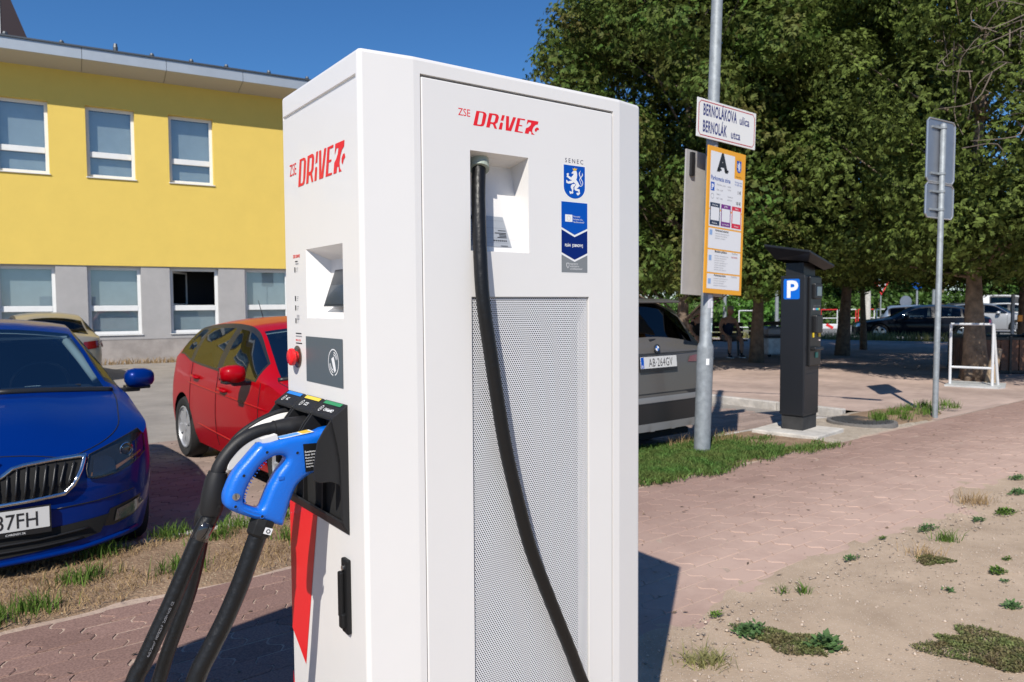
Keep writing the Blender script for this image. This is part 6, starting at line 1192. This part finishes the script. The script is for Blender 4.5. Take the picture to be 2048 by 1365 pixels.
# ================================================================== people on the bench
def skin(name, V, E, rad, m, parent, sub=2, root=0):
    me = bpy.data.meshes.new(name); me.from_pydata(V, E, []); me.update(); o = bpy.data.objects.new(name, me); col.objects.link(o)
    s = o.modifiers.new('skin', 'SKIN'); sv = me.skin_vertices[0].data
    for i, r_ in enumerate(rad):
        sv[i].radius = r_ if isinstance(r_, tuple) else (r_, r_); sv[i].use_root = (i == root)
    s.use_smooth_shade = True; u = o.modifiers.new('sub', 'SUBSURF'); u.levels = sub; u.render_levels = sub
    dg = bpy.context.evaluated_depsgraph_get(); dg.update(); me2 = bpy.data.meshes.new_from_object(o.evaluated_get(dg)); bpy.data.objects.remove(o); me2.polygons.foreach_set('use_smooth', [True]*len(me2.polygons)); return obj(name, me2, m, parent)
m_skin = mat('skin', (.46, .25, .17), .55); 
def seated(label, loc, rz, top, shorts, shoe, cap, sleeve):
    o = thing('person', label, 'person', loc, rz)     # faces -y
    V = [(0, .02, .52), (0, 0, .68), (0, -.06, .86), (0, -.10, 1.0), (0, -.13, 1.07), (0, -.16, 1.13)]; r_ = [.15, .135, .15, .13, .055, .05]; E = [(0, 1), (1, 2), (2, 3), (3, 4), (4, 5)]
    def limb(st, pts, rr):
        p = st
        for q, a in zip(pts, rr): V.append(q); r_.append(a); E.append((p, len(V)-1)); p = len(V)-1
        return p
    for sg in (1, -1):
        limb(3, [(sg*.17, -.09, .99), (sg*.25, -.10, .82), (sg*.26, -.20, .68), (sg*.19, -.36, .58)], [.07, .052, .045, .034])
        limb(0, [(sg*.11, -.02, .51), (sg*.15, -.26, .525), (sg*.17, -.46, .50), (sg*.17, -.49, .28), (sg*.17, -.46, .09)], [.11, .09, .066, .055, .042])
    b = skin('body', V, E, r_, m_skin, o)
    # head with face, ears
    hd = MB(); P_ = [(.02, -.115), (.062, -.095), (.075, -.05), (.083, 0), (.082, .05), (.07, .09), (.04, .115), (.002, .123)]; hd.lathe(P_, 16, Matrix.Translation((0, -.19, 1.235)) @ Matrix.Diagonal((.95, 1.15, 1., 1)));
    hd.add([(-.012, -.283, 1.235), (.012, -.283, 1.235), (0, -.31, 1.205), (0, -.285, 1.25), (0, -.285, 1.20)], [(0, 2, 3), (2, 1, 3), (0, 4, 2), (2, 4, 1)])
    for sg in (1, -1): hd.box((sg*.082, -.185, 1.23), (.015, .035, .055))
    h = hd.build('head', m_skin, o, auto=60)
    for sg in (1, -1): MB().lathe([(.009, 0), (.001, .004)], 8, frame((sg*.03, -.281, 1.25), (1, 0, 0), (0, 0, 1))).build('eye', m_ink, h)
    MB().box((0, -.277, 1.165), (.045, .004, .008)).build('mouth', mat('lips', (.2, .06, .05), .5), h)
    for sg in (1, -1):          # hands: palm and five fingers
        hb = (sg*.17, -.385, .565); HV = [(sg*.185, -.365, .578), hb, (sg*.15, -.42, .55)]; HE = [(0, 1), (1, 2)]; HR = [.026, .03, .024]
        for k_, (dx, ln) in enumerate(((-.024, .06), (-.008, .07), (.008, .065), (.022, .05))):
            a = len(HV); HV += [(hb[0]+dx-sg*.02, -.435, .545), (hb[0]+dx-sg*.03, -.435-ln*.6, .53-ln*.4), (hb[0]+dx-sg*.032, -.435-ln*.7, .50-ln*.5)]; HE += [(2, a), (a, a+1), (a+1, a+2)]; HR += [.009, .0085, .007]
        a = len(HV); HV += [(hb[0]-sg*.04, -.40, .56), (hb[0]-sg*.06, -.43, .54)]; HE += [(1, a), (a, a+1)]; HR += [.011, .009]
        skin('hand', HV, HE, HR, m_skin, o, 1)
    TV = [(0, .02, .50), (0, 0, .68), (0, -.06, .86), (0, -.095, .99), (.14, -.095, 1.0), (-.14, -.095, 1.0)]; TE = [(0, 1), (1, 2), (2, 3), (3, 4), (3, 5)]; TR = [.165, .152, .165, .142, .07, .07]
    if sleeve:
        for sg, k_ in ((1, 4), (-1, 5)): TV.append((sg*.245, -.10, .84)); TE.append((k_, len(TV)-1)); TR.append(.066)
    skin('shirt', TV, TE, TR, top, o)
    for sg in (1, -1): skin('trouser_leg', [(sg*.06, .03, .50), (sg*.14, -.22, .527), (sg*.165, -.40, .515)], [(0, 1), (1, 2)], [.13, .108, .086], shorts, o)
    for sg in (1, -1):
        skin('shoe', [(sg*.17, -.43, .055), (sg*.175, -.50, .045), (sg*.18, -.60, .035)], [(0, 1), (1, 2)], [.05, .046, .04], shoe, o); MB().box((sg*.176, -.52, .012), (.09, .27, .024)).build('shoe_sole', m_wht, o, bevel=.01)
        skin('sock', [(sg*.17, -.475, .27), (sg*.17, -.455, .08)], [(0, 1)], [.060, .046], m_trim if cap else m_skin, o)
    if cap:
        q = MB(); q.lathe([(.094, 0), (.096, .03), (.085, .075), (.05, .10), (.002, .105)], 18, Matrix.Translation((0, -.185, 1.275)) @ Matrix.Diagonal((.95, 1.15, 1, 1)), caps=False); c = q.build('cap', cap, o, smooth=True); MB().lathe([(.085, 0), (.085, .01)], 16, Matrix.Translation((0, -.255, 1.277)) @ Matrix.Diagonal((.85, .9, 1, 1))).build('cap_brim', cap, c)
    else:
        q = MB(); q.lathe([(.088, -.03), (.091, .03), (.08, .085), (.045, .118), (.002, .126)], 16, Matrix.Translation((0, -.175, 1.24)) @ Matrix.Diagonal((.96, 1.12, 1., 1)), caps=False); q.build('hair', mat('dark_hair', (.03, .02, .015), .7), o, smooth=True)
    return o
seated('person in a grey cap and dark blue sleeveless top leaning forward on the bench', (5.78, 20.15, 0), R(12), mat('navy_top', (.012, .022, .06), .85), mat('grey_shorts', (.22, .20, .18), .85), mat('dark_shoe', (.03, .035, .05), .6), mat('grey_cap', (.33, .32, .29), .8), False)
seated('person with dark hair and black top on the bench partly hidden by the lamp post', (5.02, 20.2, 0), R(6), mat('black_top', (.012, .012, .014), .85), mat('dark_shorts', (.03, .03, .035), .85), mat('dark_shoe', (.03, .035, .05), .6), None, True)
# ================================================================== trees
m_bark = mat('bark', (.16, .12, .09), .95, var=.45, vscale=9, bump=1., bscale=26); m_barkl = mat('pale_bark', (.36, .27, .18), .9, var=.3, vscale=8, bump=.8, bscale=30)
m_leafA = mat('cypress_green', (.08, .16, .03), .6, c2=(.125, .11, .033), vscale=1.0, island=.55, trans=.28, spec=.12)
m_leafB = mat('cypress_yellow_green', (.14, .19, .042), .6, c2=(.09, .115, .028), vscale=.9, island=.55, trans=.28, spec=.12)
m_leafC = mat('broadleaf_green', (.10, .19, .035), .55, c2=(.06, .12, .025), vscale=.5, island=.4, trans=.3, spec=.3)
def sprays(cl, nper, L, seed, fan=4, inner=.45):
    """leaf sprays laid like shingles over the clumps of a crown"""
    r = np.random.default_rng(seed); cl = np.asarray(cl, float); k = len(cl); n = k*nper; c = np.repeat(cl[:, :3], nper, 0); rad = np.repeat(cl[:, 3], nper)
    d = r.normal(size=(n, 3)); d /= np.linalg.norm(d, axis=1)[:, None]; f = inner+(1.06-inner)*r.random(n)**.45
    p = c+d*(rad*f)[:, None]*np.array([1, 1, .85]); nn = d+r.normal(size=(n, 3))*.42+np.array([0, 0, .2]); nn /= np.linalg.norm(nn, axis=1)[:, None]
    ax = r.normal(size=(n, 3))+np.array([0, 0, -.7]); ax -= nn*np.sum(ax*nn, 1)[:, None]; ax /= np.linalg.norm(ax, axis=1)[:, None]; b = np.cross(nn, ax); LL = L*r.uniform(.6, 1.35, n); V = np.zeros((n, fan, 4, 3))
    for i in range(fan):
        t = (i-(fan-1)/2)/(fan-1)*1.7; dr = ax*math.cos(t)+b*math.sin(t); sd_ = -ax*math.sin(t)+b*math.cos(t); l = (LL*r.uniform(.6, 1, n))[:, None]; off = nn*(r.uniform(-.1, .4, n)[:, None]*l)
        V[:, i, 0] = p; V[:, i, 1] = p+dr*l*.55+sd_*l*.19+off*.6; V[:, i, 2] = p+dr*l+off*.2; V[:, i, 3] = p+dr*l*.55-sd_*l*.19+off*.6
    V = V.reshape(-1, 3); return V, np.arange(len(V)).reshape(-1, 4)
def tree(name, label, x, y, H, zb, Rr, tr, leaf, seed, nclump=46, nper=230, L=.15, group=None, lean=(0, 0), cr=.95, bark=None, fat=1., skew=(0, 0), clump_fn=None):
    r = np.random.default_rng(seed); o = thing(name, label, 'tree', (x, y, 0), 0, group)
    tp = [(lean[0]*t+.06*math.sin(5*t+seed), lean[1]*t+.05*math.cos(4*t+seed), t*H*.8-.1*(t == 0)) for t in np.linspace(0, 1, 9)]
    MB().tube(tp, [tr*(1.55 if i == 0 else 1.12 if i == 1 else 1-.1*i) for i in range(9)], 14).build('trunk', bark or m_bark, o, smooth=True)
    cl = []
    while len(cl) < nclump:
        z = r.uniform(zb, H); t = (z-zb)/(H-zb); R_ = Rr*(math.sin(math.pi*min(1, .22+.78*t))**.55 if t > .36 else .82+.5*t) if t < .97 else .3
        a = r.uniform(0, 6.283); q = R_*r.uniform(.35, 1.)**.6; cx, cy = q*math.cos(a)+skew[0]*t, q*math.sin(a)+skew[1]*t; cl.append((cx, cy, z, cr*r.uniform(.65, 1.2)))
    for a in np.linspace(0, 6.0, 16 if zb > 1.5 else 0): cl.append((Rr*.8*math.cos(a)*r.uniform(.45, 1), Rr*.8*math.sin(a)*r.uniform(.45, 1), zb+r.uniform(-.15, .45), cr*r.uniform(.7, 1.)))
    for i in range(0, nclump, 3):
        cx, cy, cz, _ = cl[i]; t0 = max((zb-.2)/(H*.8), (cz-.9)/(H*.8)-.05); k = min(7, int(t0*8)); st = np.array(tp[k]); en = np.array([cx, cy, cz]); md = st*.5+en*.5+np.array([0, 0, -.15]); MB().tube(catmull([st, md, en], 4), [tr*.24*(1-j/10) for j in range(9)], 6).build('limb', bark or m_bark, o, smooth=True)
    V, F = sprays(cl, nper, L, seed+1); mesh('crown', V, F, leaf, o); return o
tree('cypress_tree', 'dark green cypress tree standing behind the grey sport utility car', 3.95, 17.1, 10.2, 2.1, 3.3, .12, m_leafA, 11, 120, 420, .12, cr=.80)
tree('cypress_tree', 'cypress tree with sunlit trunk beside the grey waste container', 6.0, 18.25, 10.6, 2.4, 3.0, .125, m_leafB, 23, 95, 420, .12, lean=(.3, 0), cr=.85, bark=mat('sunlit_bark', (.26, .19, .13), .95, c2=(.12, .09, .065), vscale=6, bump=.8, bscale=26))  # bark colour lightened for the partial sun on this trunk
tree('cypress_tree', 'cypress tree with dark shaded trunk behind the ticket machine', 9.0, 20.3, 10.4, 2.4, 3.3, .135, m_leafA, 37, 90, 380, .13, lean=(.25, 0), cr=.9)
tree('cypress_tree', 'rearmost cypress tree showing between the charging station and the lamp post', 3.3, 20.6, 10.8, 2.6, 2.3, .12, m_leafA, 67, 70, 340, .14, cr=.85)
T4 = tree('cypress_tree', 'cypress tree with flared pale root collar next to the white metal stand', 8.5, 13.75, 9.4, 2.3, 2.8, .15, m_leafB, 41, 105, 460, .10, cr=.72, bark=mat('mottled_bark', (.30, .22, .15), .95, c2=(.10, .075, .055), vscale=5, bump=.8, bscale=26), skew=(-.6, .3))
tree('cypress_tree', 'tall cypress tree rising beyond the planter', 13.0, 19.0, 10.5, 2.4, 3.2, .15, m_leafA, 53, 80, 340, .14, cr=.85)
tree('cypress_tree', 'slim cypress tree with thin straight dark trunk', 10.65, 22.8, 9.6, 2.8, 2.7, .075, m_leafA, 59, 50, 300, .15, cr=.85)
tree('cypress_tree', 'cypress tree filling the gap behind the sign post', 6.9, 15.9, 9.2, 3.4, 1.9, .10, m_leafB, 61, 34, 240, .14) if 0 else None
for i, a in enumerate((-2.5, -1.4, -.6, .4, 1.8)):     # flared roots of the stand tree
    d_ = np.array([math.cos(a), math.sin(a)]); MB().tube([(*(d_*.02), .62), (*(d_*.12), .38), (*(d_*.22), .12), (*(d_*.32), -.03)], [.09, .10, .085, .04], 8).build('root_flare', MATS['mottled_bark'], T4, smooth=True)
q = MB(); q.tube([(0, 0, -.02), (.09, .03, .36), (.155, .05, .62)], [.085, .08, .075], 10); o = q.build('leaning_log', m_barkl, loc=(8.34, 13.05, 0), auto=50); tag(o, 'sawn pale log leaning against the tree behind the white stand', 'log')
# bare twigs hanging in the crown of the stand tree
r = np.random.default_rng(77); tw_ = MB()
for i in range(110):
    p0 = np.array([-.85, -2.25, 5.3])+r.normal(size=3)*np.array([.55, .3, .6]); d_ = r.normal(size=3); d_[2] -= .5; d_ /= np.linalg.norm(d_); l = r.uniform(.4, 1.1); tw_.tube(catmull([p0, p0+d_*l*.5+r.normal(size=3)*.1, p0+d_*l+r.normal(size=3)*.15], 3), [.010, .009, .008, .007, .006, .005, .003], 4, caps=False)
tag(tw_.build('twigs', mat('twig_grey', (.19, .15, .12), .9), T4), kind='stuff')
# far trees and bushes beyond the road, each its own
fr_ = [('broad green tree far behind the grey sport utility car', 9.5, 46, 8.5, 3.2), ('round green tree beyond the seated people', 15.5, 50, 9, 3.4), ('broad green tree beyond the waste container', 20.5, 53, 9, 3.4), ('bushy green tree behind the give way sign', 26, 55, 9.5, 3.4), ('wide green tree behind the black saloon', 31, 54, 8, 3.4), ('leafy green tree behind the silver blue estate car', 35.5, 52, 8, 3.2), ('tall green tree behind the white panel van', 42, 55, 9.5, 3.6), ('green tree at the far end of the road beyond the van', 48, 52, 9, 3.5), ('young green tree far behind the dark cypress tree', 4.5, 50, 9, 3.2)]
for i, (lb, x, y, H, r_) in enumerate(fr_): tree('broadleaf_tree', lb, x, y, H, .5, r_*1.15, .2, m_leafC, 100+i, 44, 100, .42, group='trees beyond the road', cr=1.25)
def hedge(label, x0, y0, x1, y1, h, wd, seed, leaf=None):
    r = np.random.default_rng(seed); L_ = math.hypot(x1-x0, y1-y0); n = int(L_/.5)+1; o = thing('hedge', label, 'hedge', ((x0+x1)/2, (y0+y1)/2, -.1)); cl = []
    for i in range(n):
        t = (i+.5)/n
        for z in np.arange(.25, h, .4): cl.append((x0+(x1-x0)*t-(x0+x1)/2+r.normal()*.1, y0+(y1-y0)*t-(y0+y1)/2+r.normal()*wd*.3, z, .42))
    V, F = sprays(cl, 60, .22, seed); mesh('foliage', V, F, leaf or m_leafC, o); q = MB()
    for i in range(0, n, 2): q = MB().tube([(cl[0][0]*(1-2*i/n), cl[0][1]*(1-2*i/n), 0), (cl[0][0]*(1-2*i/n), cl[0][1]*(1-2*i/n), h*.7)], .03, 5).build('stem', m_bark, o)
hedge('clipped bright green hedge beyond the seated people', 8.5, 44.5, 16.5, 44, 1.55, .6, 201, mat('hedge_green', (.10, .24, .03), .6, island=.35, trans=.3)); hedge('dark bushy hedge beyond the red and white railing', 21, 51.5, 38, 50, 2.2, 1., 203)
# railings, signs and posts by the far road
m_rw = mat('rail_red', (.6, .03, .03), .45)
for i in range(6):
    p0 = np.array([19.2+i*1.25, 46.6+i*.2]); o = thing('railing', 'red and white tubular street railing section beyond the road', 'railing', (*p0, -.1), math.atan2(.2, 1.25), 'railing sections along the far kerb')
    for x in (0, 1.1): MB().tube([(x, 0, 0), (x, 0, .55), (x, 0, 1.08)], .035, 8).build('post', m_rw if (x == 0) == (i % 2 == 0) else m_wm, o)
    MB().tube([(0, 0, 1.08), (1.1, 0, 1.08)], .035, 8).build('top_rail', m_rw if i % 2 == 0 else m_wm, o); MB().tube([(0, 0, .55), (1.1, 0, .55)], .03, 8).build('lower_rail', m_wm, o)
for i, x in enumerate((18.6, 21.4, 22.9, 24.2, 25.5)):
    o = thing('lane_divider', 'low white and red plastic lane divider on the far road', 'lane divider', (x, 43.8+i*.1, -.12), 0, 'lane dividers on the road'); MB().box((0, 0, .15), (1.15, .3, .30)).build('block', m_wm, o, bevel=.05); MB().box((-.1, -.152, .17), (.45, .01, .16), tilt=(.5, 'Y')).build('red_band', m_rw, o)
GW = thing('give_way_sign', 'red and white triangular give way sign on a grey post', 'road sign', (22.6, 46.0, -.1)); MB().tube([(0, 0, 0), (0, 0, 2.75)], .04, 8).build('post', m_galv, GW); tri = [(-.46, .8), (.46, .8), (0, 0)]; MB().prism(tri, 0, .02, frame((0, -.07, 1.95), (1, 0, 0), (0, 0, 1))).build('plate', m_rw, GW); decal('panel', [(-.31, .71), (.31, .71), (0, .18)], m_sheet, frame((0, -.075, 1.95), (1, 0, 0), (0, 0, 1)), GW, .02)
def post(label, x, y, h, r_, m, nm='post', extra=None):
    o = thing(nm, label, nm.replace('_', ' '), (x, y, -.1)); MB().lathe([(r_, 0), (r_*.9, h), (r_*.5, h+.02)], 12).build('shaft', m, o); 
    if extra: MB().lathe([(extra[0], 0), (extra[0], .03)], 20, frame((extra[3] if len(extra) > 3 else 0, -.08, extra[1]), (1, 0, 0), (0, 0, 1))).build('disc', extra[2], o)
    return o
post('thick pale concrete post beside the give way sign', 21.6, 45.6, 2.2, .2, mat('pale_concrete', (.52, .49, .44), .9)); post('grey post with small blue round sign behind the black saloon', 23.2, 43, 2.6, .06, m_galv, 'sign_post', (.35, 2.6, mat('sign_blue', (.0, .13, .60), .4)))
post('tall slim grey lamp post behind the black saloon', 25.0, 44.5, 7., .09, m_galv, 'lamp_post'); post('slim grey post beyond the seated people', 12.2, 43, 2.2, .11, m_galv); post('slim tall grey post behind the waste container', 14.3, 40.5, 4.2, .1, m_galv, 'lamp_post'); post('short grey post with round sign back behind the estate car', 21.2, 40.5, 1.6, .05, m_galv, 'sign_post', (.32, 1.55, m_sback))
GT = thing('gate_frame', 'white tubular gate frame in front of the clipped hedge', 'gate', (12.9, 42.6, -.1)); 
for x in (0, .95, 1.1): MB().tube([(x, 0, 0), (x, 0, 1.1)], .03, 8).build('post', m_wm, GT)
for z in (.15, 1.1): MB().tube([(0, 0, z), (1.1, 0, z)], .03, 8).build('rail', m_wm, GT)
# ================================================================== weeds on the bare ground
m_weed = mat('weed_green', (.095, .175, .055), .6, island=.4, trans=.25); m_mat = mat('mat_plant', (.13, .175, .045), .7, c2=(.15, .105, .05), vscale=11, island=.5, trans=.2)
def leafy(cx, cy, rx, ry, n, L, seed, h=.03, rot=0., flat=.5):
    r = np.random.default_rng(seed); a = r.uniform(0, 6.283, n); q = np.sqrt(r.random(n)); x, y = q*rx*np.cos(a), q*ry*np.sin(a); k = 1+.25*np.sin(a*3+seed)+.15*np.sin(a*7); x *= k; y *= k
    p = np.stack([x*math.cos(rot)-y*math.sin(rot), x*math.sin(rot)+y*math.cos(rot), .012+h*r.random(n)*(1-q*.7)], 1); t = r.uniform(0, 6.283, n); d = np.stack([np.cos(t), np.sin(t), r.uniform(0, flat*2, n)], 1); d /= np.linalg.norm(d, axis=1)[:, None]; s_ = np.stack([-np.sin(t), np.cos(t), r.uniform(-.4, .4, n)], 1); l = (L*r.uniform(.5, 1.3, n))[:, None]
    V = np.stack([p, p+d*l*.5+s_*l*.28, p+d*l, p+d*l*.5-s_*l*.28], 1).reshape(-1, 3); return V, np.arange(len(V)).reshape(-1, 4)
def weed(label, x, y, rx, ry, n, L, seed, m, h=.03, rot=.66, group=None, cat='weed', name='weed'):
    V, F = leafy(0, 0, rx, ry, n, L, seed, h, rot); return tag(mesh(name, V, F, m, loc=(x, y, 0)), label, cat, group)
weed('dark mat of creeping weed with leafy rosettes near the sidewalk edge', 1.17, 3.12, .20, .10, 5200, .011, 301, m_mat, .022, -.55, cat='ground cover', name='mat_weed'); weed('broad leaved green weed growing out of the creeping mat', 1.30, 3.07, .07, .05, 130, .035, 302, m_weed, .05); weed('green rosette weed at the upper end of the creeping mat', 1.03, 3.20, .075, .05, 220, .026, 303, m_weed, .05)
weed('largest dark creeping weed mat on the bare ground', 2.02, 2.98, .31, .18, 12000, .012, 304, m_mat, .022, -.6, cat='ground cover', name='mat_weed')
for i, (x, y, rx, ry, n, L, h) in enumerate(((.93, 3.39, .045, .03, 110, .018, .03), (1.89, 4.14, .07, .03, 150, .02, .03), (2.62, 4.68, .10, .05, 260, .022, .05), (2.57, 3.91, .06, .045, 170, .025, .05), (2.34, 3.46, .055, .04, 150, .025, .04), (2.16, 3.66, .03, .025, 60, .022, .03), (2.74, 4.10, .03, .02, 60, .02, .04), (2.52, 3.78, .03, .02, 40, .02, .03), (3.05, 4.86, .08, .03, 150, .022, .03), (3.34, 5.03, .13, .06, 320, .025, .05), (3.78, 5.55, .13, .06, 320, .025, .05), (4.09, 6.02, .10, .05, 220, .025, .05), (2.25, 4.5, .04, .02, 60, .02, .02))):
    weed('small green leafy weed on the bare ground along the sidewalk', x, y, rx*.85, ry*.8, int(n*.9), L*.8, 310+i, m_weed if i % 3 else m_grass, h*.6, group='small weeds along the sidewalk')
V, F = leafy(0, 0, .10, .07, 2200, .011, 330, .02, .3); tag(mesh('mat_weed', V, F, m_mat, loc=(2.33, 4.10, 0)), 'small brown creeping mat with dry stalks beside the sidewalk', 'ground cover')
for i, (x, y, n, sp) in enumerate(((.77, 2.94, 230, .09), (1.44, 3.66, 60, .035), (2.32, 4.18, 60, .09), (2.60, 4.44, 110, .06), (3.30, 5.30, 150, .14), (1.33, 3.66, 30, .03))):
    r = np.random.default_rng(400+i); P = np.stack([r.normal(0, sp*.5, n), r.normal(0, sp*.35, n), np.full(n, .01)], 1); V, F = blades(P, (.045, .05, .08, .07, .08, .05)[i], .0022, (2.4, 1.5, 1.2, 1.1, 1.2, 1.5)[i], 410+i); tag(mesh('grass_tuft', V, F, m_straw if i in (2, 4) else m_grass if i in (1, 3, 5) else mat('half_dry_grass', (.26, .25, .09), .7, island=.4, trans=.2), loc=(x, y, 0)), 'half dry grass tuft on the bare ground beside the sidewalk', 'grass', 'grass tufts on the bare ground')
